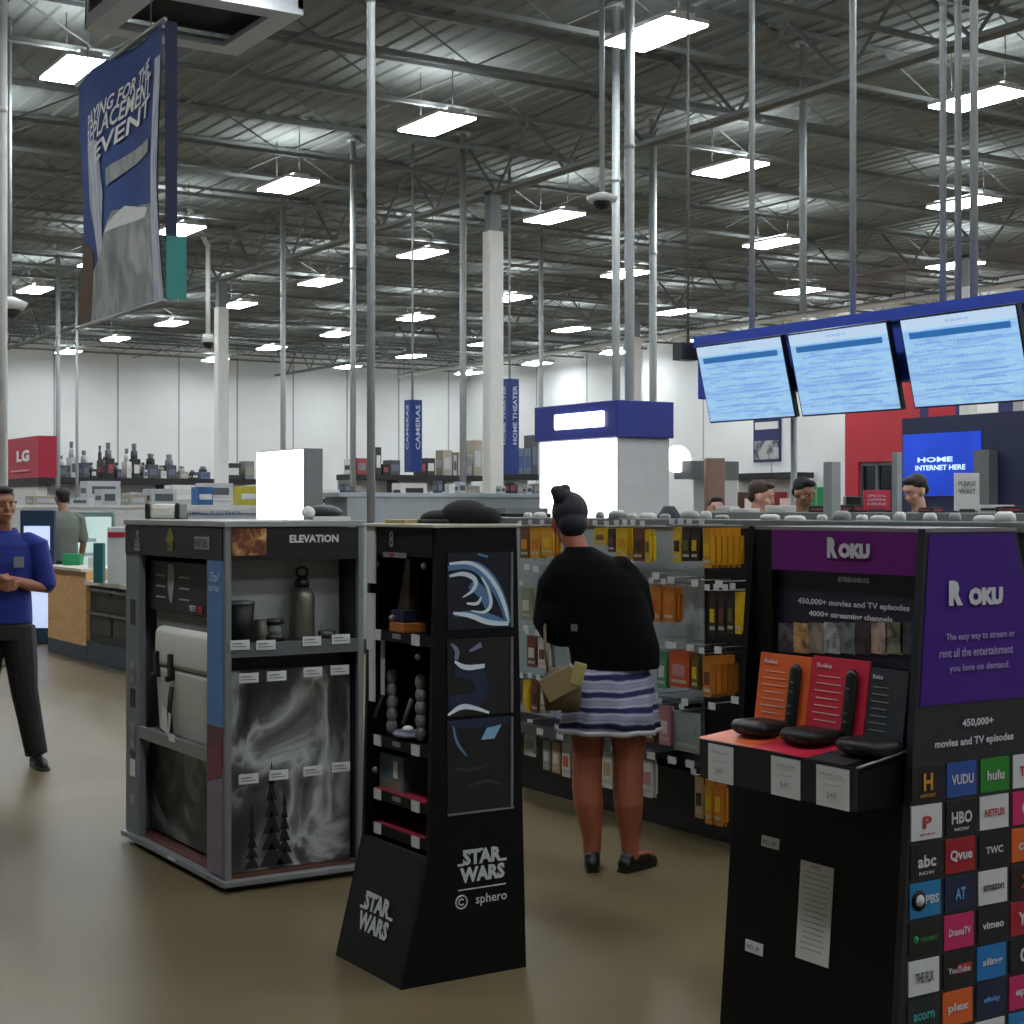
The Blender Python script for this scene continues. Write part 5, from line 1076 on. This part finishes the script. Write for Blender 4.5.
# ================================================================ people
def remesh(mb, name, voxel, smooth=4, mat=None):
    """one continuous surface out of overlapping volumes"""
    me = mb.mesh('tmp'); o = bpy.data.objects.new('tmp', me); COL.objects.link(o)
    r = o.modifiers.new('r', 'REMESH'); r.mode = 'VOXEL'; r.voxel_size = voxel; r.use_smooth_shade = True
    s = o.modifiers.new('s', 'SMOOTH'); s.iterations = smooth; s.factor = .5
    ev = o.evaluated_get(bpy.context.evaluated_depsgraph_get()); out = bpy.data.meshes.new_from_object(ev)
    bpy.data.objects.remove(o); out.name = name
    out.materials.clear(); out.materials.append(mat or mb.m[0])
    for p in out.polygons: p.material_index = 0; p.use_smooth = True
    return out
def attach(me, name, parent): o = bpy.data.objects.new(name, me); COL.objects.link(o); o.parent = parent; return o
def hand(m, wr, d, n, side, mat, s=1.0, curl=.5):
    """wr wrist point, d finger direction, n palm normal, side = thumb direction"""
    d = Vector(d).normalized(); n = Vector(n).normalized(); sd = Vector(side).normalized(); wr = Vector(wr)
    m.tube([wr-d*.02*s, wr+d*.03*s, wr+d*.085*s], [.024*s, .030*s, .034*s], mat, 12, flat=.55, caps='round') if 0 else None
    for k in (-1, -.33, .33, 1): m.tube([wr-d*.01*s, wr+d*.09*s+sd*(k*.030*s)], [.016*s, .014*s], mat, 8, caps='round')
    for k, L in ((1, .070), (.33, .078), (-.33, .072), (-1, .056)):
        b = wr+d*.088*s+sd*(k*.031*s); a1 = (d*(1-curl*.3)+n*curl*.5).normalized(); a2 = (d*(1-curl)+n*curl*1.0).normalized()
        p1 = b+a1*L*.45*s; p2 = p1+a2*L*.55*s; m.tube([b, p1, p2], [.0095*s, .009*s, .0075*s], mat, 8, caps='round')
    b = wr+d*.03*s+sd*.028*s; p1 = b+(d*.6+sd*.8).normalized()*.04*s; p2 = p1+(d*.9+sd*.3+n*.3).normalized()*.032*s; m.tube([b, p1, p2], [.013*s, .011*s, .009*s], mat, 8, caps='round')
def head(m, c, mat, yaw=0, tilt=0, s=1.0):
    """skull with face; returns a function mapping head space (x right, y forward, z up) to the body"""
    R = Euler((tilt, 0, yaw)).to_matrix(); c = Vector(c)
    T = lambda x, y, z: c+R @ Vector((x*s, y*s, z*s))
    def E(p, r, rot=None): 
        mm = MB(); mm.ell((0, 0, 0), [q*s for q in r], mat, 16, 12, rot); m.add([T(*p)+R @ v for v in mm.v], mm.f, mat, True)
    E((0, -.012, .025), (.074, .092, .088)); E((0, .03, -.045), (.054, .055, .062)); E((0, .045, -.085), (.028, .028, .022)); E((0, .060, .04), (.056, .026, .028))
    E((0, .092, -.02), (.012, .02, .014)); E((0, .084, .002), (.009, .014, .026), (.35, 0, 0)); E((0, .078, -.055), (.024, .014, .008))
    for q in (-1, 1): E((q*.077, -.005, -.012), (.01, .019, .032)); E((q*.042, .05, -.025), (.022, .026, .022)); E((q*.030, .078, .026), (.02, .01, .006))
    return T, R
def face_parts(T, R, root, s=1.0, brow=None):
    ew = M('eye white', (176, 164, 154), .4); ed = M('eye dark', (24, 16, 12), .2)
    for q in (-1, 1):
        m = MB(); mm = MB(); mm.ell((0, 0, 0), (.0115*s, .0075*s, .0045*s), ew, 10, 8); m.add([T(q*.030, .078, .006)+R @ v for v in mm.v], mm.f, ew, True)
        mm = MB(); mm.ell((0, 0, 0), (.0055*s, .003*s, .0045*s), ed, 8, 6); m.add([T(q*.030, .0845, .006)+R @ v for v in mm.v], mm.f, ed, True); m.build('eye', root, local=True)
    m = MB(); 
    for q in (-1, 1): m.tube([T(q*.014, .089, .028), T(q*.03, .089, .034), T(q*.048, .076, .029)], [.0022*s, .003*s, .002*s], brow or black, 6)
    m.build('eyebrows', root, local=True)
    m = MB(); m.tube([T(-.024, .083, -.055), T(0, .092, -.054), T(.024, .083, -.055)], [.003*s, .006*s, .003*s], M('lips', (128, 70, 62), .5), 8); m.build('lips', root, local=True)
def shoe(m, ank, toe, mat, s=1.0):
    a = Vector(ank); d = Vector((toe[0], toe[1], 0)).normalized()
    h = Vector((a.x, a.y, .04*s))-d*.035*s
    m.tube([h, h+d*.08*s+Vector((0, 0, -.0)), h+d*.15*s+Vector((0, 0, -.008)), h+d*.215*s+Vector((0, 0, -.014))], [.038*s, .040*s, .042*s, .026*s], mat, 12, caps='round')
def basebox(ank, toe, mat, m, s=1.0):
    a = Vector(ank); d = Vector((toe[0], toe[1], 0)).normalized(); n = Vector((-d.y, d.x, 0)); h = Vector((a.x, a.y, 0))-d*.07*s
    pts = [(0, .028), (.06, .036), (.16, .042), (.24, .04), (.285, .02)]
    L = [h+d*x*s+n*w*s for x, w in pts]; Rr = [h+d*x*s-n*w*s for x, w in pts][::-1]; P = L+Rr; k = len(P)
    m.add([(p.x, p.y, 0) for p in P]+[(p.x, p.y, .018) for p in P], [tuple(range(k)), tuple(range(k, 2*k))]+[(i, (i+1) % k, k+(i+1) % k, k+i) for i in range(k)], mat)
# ---------------------------------------------------------------- the woman (seen from behind)
gp = pD(605, HY, 6.98); W = thing('person', (gp.x, gp.y, 0), 'woman seen from behind in black top and blue-white skirt, hair in a bun', 'person', rz=-YAW-.12)
sk = M('woman skin', (150, 82, 58), .5); lat = lambda px: (px-605)/225.7; hz = lambda py: CH-(py-HY)/225.7
m = MB()
T, R = head(m, (-.165, .07, 1.545), sk, yaw=.35, tilt=-.35)
m.tube([(-.105, .005, 1.36), (-.135, .02, 1.44), (-.155, .045, 1.50)], [.06, .052, .05], sk, 16, caps='round')
m.loft([(.02, .0, .80, .165, .115), (.02, 0, .92, .165, .12), (.0, 0, 1.06, .14, .105), (-.03, 0, 1.2, .155, .11), (-.06, .0, 1.33, .16, .10), (-.09, 0, 1.39, .09, .07)], sk, 24)
for s_, hx, kx, ax, ay in ((-1, lat(587)+.005, lat(587), lat(592), 0), (1, lat(629), lat(628), lat(630), .0)):
    m.tube([(hx, 0, .86), (kx+.00, .015, .66), (kx, .01, .49), (kx, -.012, .38), (kx*.6+ax*.4, -.018, .30), (ax, -.0, .14), (ax, .0, .07)], [.092, .088, .068, .066, .066, .043, .038], sk, 16, caps='round')
    tx = (-.1, 1) if s_ < 0 else (.55, .85)
    d = Vector((tx[0], tx[1], 0)).normalized(); h = Vector((ax, ay, .045)); m.tube([h-d*.02, h+d*.07, h+d*.15], [.034, .03, .022], sk, 12, caps='round')
elL, haL = (-.265, .06, 1.08), (-.17, .29, 1.02)
m.tube([(-.20, 0, 1.33), (-.25, .02, 1.2), elL, haL], [.05, .045, .038, .026], sk, 12, caps='round')
hand(m, haL, (.4, .8, .1), (0, 0, 1), (.3, 0, 1), sk, .95, .6)
elR, haR = (.16, .10, 1.10), (.08, .36, 1.16)
m.tube([(.09, 0, 1.33), (.135, .04, 1.2), elR, haR], [.05, .045, .038, .026], sk, 12, caps='round')
hand(m, haR, (-.3, .9, .2), (-1, 0, 0), (0, 0, 1), sk, .95, .6)
attach(remesh(m, 'woman_body', .006, 3), 'body', W)
face_parts(T, R, W)
# black loose top
top = M('black knit top', (5, 5, 7), .9, spec=.15); m = MB()
zt = hz(667)
m.loft([(.045, .0, zt, .195, .145), (.04, 0, zt+.1, .20, .15), (.02, .0, 1.08, .195, .15), (-.02, .0, 1.22, .20, .145), (-.05, .0, 1.31, .19, .125), (-.075, .0, 1.37, .135, .10), (-.105, .0, 1.415, .075, .07), (-.115, .0, 1.43, .064, .062)], top, 28, 2.3)
m.tube([(-.165, 0, 1.325), (-.215, .01, 1.25), (-.25, .05, 1.09), (-.24, .12, 1.05), (-.2, .23, 1.03)], [.085, .09, .078, .066, .052], top, 14, caps='round')
m.tube([(.065, 0, 1.315), (.115, .02, 1.24), (.145, .08, 1.11), (.14, .16, 1.11), (.10, .30, 1.15)], [.078, .085, .075, .062, .05], top, 14, caps='round')
m.ell((-.19, .03, 1.12), (.12, .12, .14), top)
attach(remesh(m, 'woman_top', .008, 5), 'black_top', W)
# skirt
skm = MN('patterned skirt', [(.10, (30, 32, 84)), (.20, (66, 68, 120)), (.27, (150, 152, 176)), (.62, (184, 186, 200)), (.80, (130, 134, 160)), (.95, (150, 152, 176))], 3.0, 6, 3.2, .8, (1, 1, 1), 'wave', band='Z')
mp_ = next(n for n in skm.node_tree.nodes if n.type == 'MAPPING'); mp_.inputs['Scale'].default_value = (1.2, 1.2, 1.45)
m = MB(); vs = []; seg = 64; rings = [(.92, .165, .13, 0), (.86, .19, .145, .004), (.78, .205, .155, .008), (.70, .215, .165, .012), (hz(728), .225, .17, .016)]
def rg(z, rx, ry, a_, o=0): return [((rx-o+a_*math.sin(k*9*2*PI/seg))*math.cos(2*PI*k/seg)+.012, (ry-o+a_*math.sin(k*9*2*PI/seg))*math.sin(2*PI*k/seg), z) for k in range(seg)]
for r in rings: vs += rg(*r)
for r in rings[::-1]: vs += rg(*r, .006)
n = 2*len(rings); fs = [(i*seg+k, i*seg+(k+1) % seg, ((i+1) % n)*seg+(k+1) % seg, ((i+1) % n)*seg+k) for i in range(n) for k in range(seg)]
m.add(vs, fs, skm, True); m.build('skirt', W, local=True)
m = MB(); vs = rg(hz(726), .2265, .1715, .016)+rg(hz(731), .2275, .1725, .016)+rg(hz(731), .219, .164, .016)+rg(hz(726), .219, .164, .016)
m.add(vs, [(i*seg+k, i*seg+(k+1) % seg, ((i+1) % 4)*seg+(k+1) % seg, ((i+1) % 4)*seg+k) for i in range(4) for k in range(seg)], M('skirt hem', (172, 172, 176), .8), True); m.build('skirt_hem', W, local=True)
# hair with bun
hr = M('dark hair', (16, 18, 30), .7); m = MB()
def HE(p, r, rot=None):
    mm = MB(); mm.ell((0, 0, 0), r, hr, 16, 12, rot); m.add([T(*p)+R @ v for v in mm.v], mm.f, hr, True)
HE((0, -.026, .03), (.082, .094, .092)); HE((0, -.05, -.03), (.066, .062, .07)); 
m.ell((-.195, .02, 1.655), (.042, .042, .04), hr); m.ell((-.215, .015, 1.675), (.03, .03, .026), hr); m.ell((-.18, .03, 1.685), (.026, .03, .022), hr); m.ell((-.185, .04, 1.63), (.05, .05, .03), hr)
attach(remesh(m, 'woman_hair', .006, 3), 'hair', W)
# shoes
shm = M('black flat shoes', (16, 15, 15), .4)
for ax, tx in ((lat(592), (-.1, 1)), (lat(630), (.55, .85))):
    m = MB(); d = Vector((tx[0], tx[1], 0)).normalized(); h = Vector((ax, 0, .036))-d*.035
    m.tube([h, h+d*.08, h+d*.15+Vector((0, 0, -.006)), h+d*.205+Vector((0, 0, -.012))], [.036, .038, .038, .022], shm, 14, caps='round'); m.ell((ax-d.x*.02, -d.y*.02, .06), (.036, .036, .035), shm)
    o = attach(remesh(m, 'shoe', .006, 3), 'shoe', W)
    m = MB(); basebox((ax, 0), tx, black, m, .88); m.build('shoe_sole', o, local=True)
# small pale clip on the back of the top
m = MB(); m.slab((lat(577), -.152, hz(625)), UY, VZ, .028, .03, .004, M('tag grey', (90, 94, 96))); m.build('garment_tag', W, local=True)
# tan bag on her left forearm
lb = Vector((lat(566), -.05, 0)); m = MB()
tn = M('tan bag', (142, 122, 84), .7); tn2 = M('khaki bag body', (92, 78, 54), .7)
bq = W.matrix_basis @ Vector((lat(567), .0, .74)) if 0 else None
Rz = Matrix.Rotation(-YAW-.12, 3, 'Z'); def_ = lambda v: Vector((gp.x, gp.y, 0))+Rz @ Vector(v)
B = thing('shoulder_bag', def_((lat(566), -.13, .74)), 'small tan bag with a flap hanging at the woman\'s left side', 'bag', rz=-YAW-.12)
off = Vector((lat(566), -.13, .74)); w_ = .17
def LB(x0, x1, y0, y1, z0, z1, mat, name, rot=None, bev=.012):
    m = MB(); m.box(x0, x1, y0, y1, z0, z1, mat, rot=rot); return m.build(name, B, local=True, bevel=bev)
m = MB(); m.loft([(-.0, -.06, -.01, .075, .03), (0, -.06, .06, .085, .042), (.0, -.06, .14, .075, .03), (.0, -.06, .17, .06, .015)], tn2, 24, 3); m.build('pouch', B, local=True)
LB(-.085, .07, -.112, -.10, .055, .16, tn, 'flap', (0, -.5, 0), .004); LB(.045, .10, -.116, -.104, .10, .2, M('bag ruffle', (164, 152, 96), .8), 'ruffle', (0, .25, 0), .01)
m = MB(); m.tube([(-.06, -.07, .15), (-.075, -.05, .26), (-.085, .04, .34), (-.09, .19, .37), (-.08, .24, .30), (-.04, .0, .16)], .007, tn2, 8); m.build('strap', B, local=True)
# ---------------------------------------------------------------- general clothed figure
def figure(px, D, H, facing, lab, skin, hairm, shirt, pants, arms, head_yaw=0, head_tilt=0, name='person', voxel=.009, belt=None, seated=False, extras=None, legs=None, tilt=0):
    c = pD(px, HY, D); ang = math.atan2(facing.y, facing.x)-PI/2
    P = thing(name, (c.x, c.y, 0), lab, 'person', rz=ang); k = H/1.75
    S = lambda *a: tuple(v*k for v in a); m = MB()
    T, R = head(m, S(0, .035, 1.63), skin, yaw=head_yaw, tilt=head_tilt, s=k)
    m.tube([S(0, -.01, 1.42), S(0, .0, 1.50), S(0, .01, 1.56)], [.06*k, .055*k, .053*k], skin, 14, caps='round')
    m.loft([(0, 0, .86*k, .155*k, .105*k), (0, 0, .98*k, .155*k, .11*k), (0, 0, 1.12*k, .15*k, .105*k), (0, 0, 1.28*k, .175*k, .115*k), (0, 0, 1.40*k, .17*k, .10*k), (0, 0, 1.46*k, .09*k, .075*k)], skin, 24)
    L = legs or [((-.085, 0, .88), (-.10, .015, .48), (-.115, -.01, .08), (-.25, 1)), ((.085, 0, .88), (.10, .015, .48), (.115, -.01, .08), (.25, 1))]
    for h, kn, an, tx in L:
        m.tube([S(*h), S(*[(h[i]*.5+kn[i]*.5) for i in range(3)]), S(*kn), S(*[(kn[i]*.65+an[i]*.35) for i in range(3)]), S(*an)], [.085*k, .075*k, .055*k, .052*k, .036*k], skin, 14, caps='round')
        d = Vector((tx[0], tx[1], 0)).normalized(); a = Vector(S(*an)); m.tube([a+Vector((0, 0, -.035)), a+d*.13+Vector((0, 0, -.045))], [.036, .026], skin, 10, caps='round')
    for sh, el, ha, hd, nn, sd in arms:
        m.tube([S(*sh), S(*[(sh[i]+el[i])/2 for i in range(3)]), S(*el), S(*[(el[i]*.6+ha[i]*.4) for i in range(3)]), S(*ha)], [.048*k, .045*k, .038*k, .038*k, .026*k], skin, 12, caps='round'); hand(m, S(*ha), hd, nn, sd, skin, k, .55)
    attach(remesh(m, 'body_mesh', voxel, 3), 'body', P); face_parts(T, R, P, k, hairm)
    m = MB()
    m.loft([(0, 0, .90*k, .178*k, .128*k), (0, 0, 1.0*k, .175*k, .13*k), (0, 0, 1.12*k, .168*k, .125*k), (0, 0, 1.28*k, .19*k, .132*k), (0, 0, 1.39*k, .185*k, .115*k), (0, 0, 1.45*k, .12*k, .09*k), (0, -.003, 1.48*k, .075*k, .07*k)], shirt, 28, 2.2)
    for sh, el, ha, hd, nn, sd in arms:
        e = [sh[i]+(el[i]-sh[i])*.85 for i in range(3)]; m.tube([S(sh[0]*.75, sh[1], sh[2]+.012), S(*sh), S(*e)], [.07*k, .074*k, .066*k], shirt, 14, caps='round')
    attach(remesh(m, 'shirt_mesh', voxel, 4), 'shirt', P)
    m = MB(); m.loft([(0, 0, .80*k, .175*k, .125*k), (0, 0, .88*k, .178*k, .125*k), (0, 0, .955*k, .165*k, .118*k)], pants, 24)
    for h, kn, an, tx in L:
        m.tube([S(*h), S(*[(h[i]*.5+kn[i]*.5) for i in range(3)]), S(*kn), S(*[(kn[i]*.5+an[i]*.5) for i in range(3)]), S(an[0], an[1], an[2]+.0)], [.105*k, .10*k, .083*k, .075*k, .07*k], pants, 14)
    attach(remesh(m, 'trousers_mesh', voxel, 3), 'trousers', P)
    for h, kn, an, tx in L:
        m = MB(); shoe(m, S(*an), tx, black, k); o = attach(remesh(m, 'shoe_mesh', .008, 2), 'shoe', P); m = MB(); basebox(S(*an), tx, dgrey, m, k); m.build('shoe_sole', o, local=True)
    m = MB()
    def HE(p, r):
        mm = MB(); mm.ell((0, 0, 0), [q*k for q in r], hairm, 16, 12); m.add([T(*p)+R @ v for v in mm.v], mm.f, hairm, True)
    HE((0, -.028, .052), (.082, .092, .076)); HE((0, .03, .10), (.06, .05, .026)); HE((0, -.06, .0), (.07, .052, .06))
    attach(remesh(m, 'hair_mesh', voxel*.8, 2), 'hair', P)
    if extras: extras(P, k, m)
    return P
fwdcam = -FW
skE = M('employee skin', (150, 100, 76), .5); hrE = M('black hair', (18, 16, 16), .6); polo = M('royal blue polo', (12, 34, 122), .75); pnt = M('black trousers', (15, 15, 17), .7)
def ex(P, k, m):
    b = MB(); b.slab((-.105, .137, 1.27), -UY, VZ, .06, .065, .006, M('badge print', (120, 124, 130), .5)); b.build('badge', P, local=True, bevel=.002)
    b = MB(); b.tube([(.085*math.cos(a)*.9, .085*math.sin(a)*.82, 1.46+.012*math.sin(a)*-1) for a in [2*PI*q/20 for q in range(21)]], .013, polo, 8, caps=False); b.build('collar', P, local=True)
face_dir = (-FW+RT*.22).normalized()
figure(3, 9.72, 1.73, face_dir, 'employee in royal blue polo and black trousers standing at the left edge, hands together', skE, hrE, polo, pnt,
       [((-.20, 0, 1.39), (-.265, .0, 1.11), (-.02, .24, 1.19), (.9, .25, .25), (0, -1, 0), (0, .1, 1)), ((.20, 0, 1.39), (.26, .0, 1.12), (.03, .21, 1.14), (-.9, .3, .1), (0, -1, 0), (0, .1, 1))],
       head_yaw=.45, voxel=.006, extras=ex, legs=[((-.09, 0, .88), (-.13, .02, .48), (-.20, -.01, .08), (-.35, 1)), ((.09, 0, .88), (.11, .02, .48), (.13, -.01, .08), (.3, 1))])
nat = [((-.19, 0, 1.39), (-.24, -.02, 1.12), (-.23, .06, .86), (0, .15, -1), (1, 0, 0), (0, 1, 0)), ((.19, 0, 1.39), (.24, -.02, 1.12), (.23, .06, .86), (0, .15, -1), (-1, 0, 0), (0, 1, 0))]
fwa = [((-.19, 0, 1.39), (-.23, .05, 1.14), (-.10, .30, 1.12), (.2, 1, 0), (0, 0, -1), (1, 0, 0)), ((.19, 0, 1.39), (.23, .05, 1.14), (.10, .30, 1.12), (-.2, 1, 0), (0, 0, -1), (-1, 0, 0))]
skD = M('tan skin', (150, 108, 88), .5); figure(63, 19.3, 1.85, (FW*.8-RT*.6).normalized(), 'person in a grey-green t-shirt seen from behind, beside the wooden desk', skD, hrE, M('grey green tee', (112, 120, 112), .8), M('dark jeans', (34, 38, 48), .8), nat, voxel=.011)
skL = M('light skin', (196, 150, 130), .5); hrB = M('brown hair', (58, 40, 30), .6)
figure(757, 12.3, 1.81, (RT*.95-FW*.3).normalized(), 'man in a white shirt with short dark hair behind the service counter', skL, hrB, M('white shirt', (204, 206, 204), .8), MC['dark jeans'], fwa, voxel=.01, head_tilt=-.25)
figure(801, 13.4, 1.85, (RT*.5-FW*.85).normalized(), 'man in a black shirt looking down behind the service counter', skD, hrE, M('black shirt', (24, 24, 28), .8), MC['dark jeans'], fwa, voxel=.01, head_tilt=-.35)
figure(716, 14.0, 1.70, (-FW).normalized(), 'person partly hidden between the brown fixture and the man in white', skL, hrB, M('pink grey top', (150, 120, 116), .8), MC['dark jeans'], nat, voxel=.012)
figure(919, 12.6, 1.86, (-RT*.85-FW*.4).normalized(), 'person in a dark blue top leaning before the bright blue wall screen', skL, hrE, M('navy top', (24, 44, 92), .8), MC['dark jeans'], fwa, voxel=.01, head_tilt=-.4)
# ---------------------------------------------------------------- world
w = bpy.data.worlds.new('world'); w.use_nodes = True; SC.world = w; w.node_tree.nodes['Background'].inputs[0].default_value = (.5, .52, .5, 1); w.node_tree.nodes['Background'].inputs[1].default_value = .05
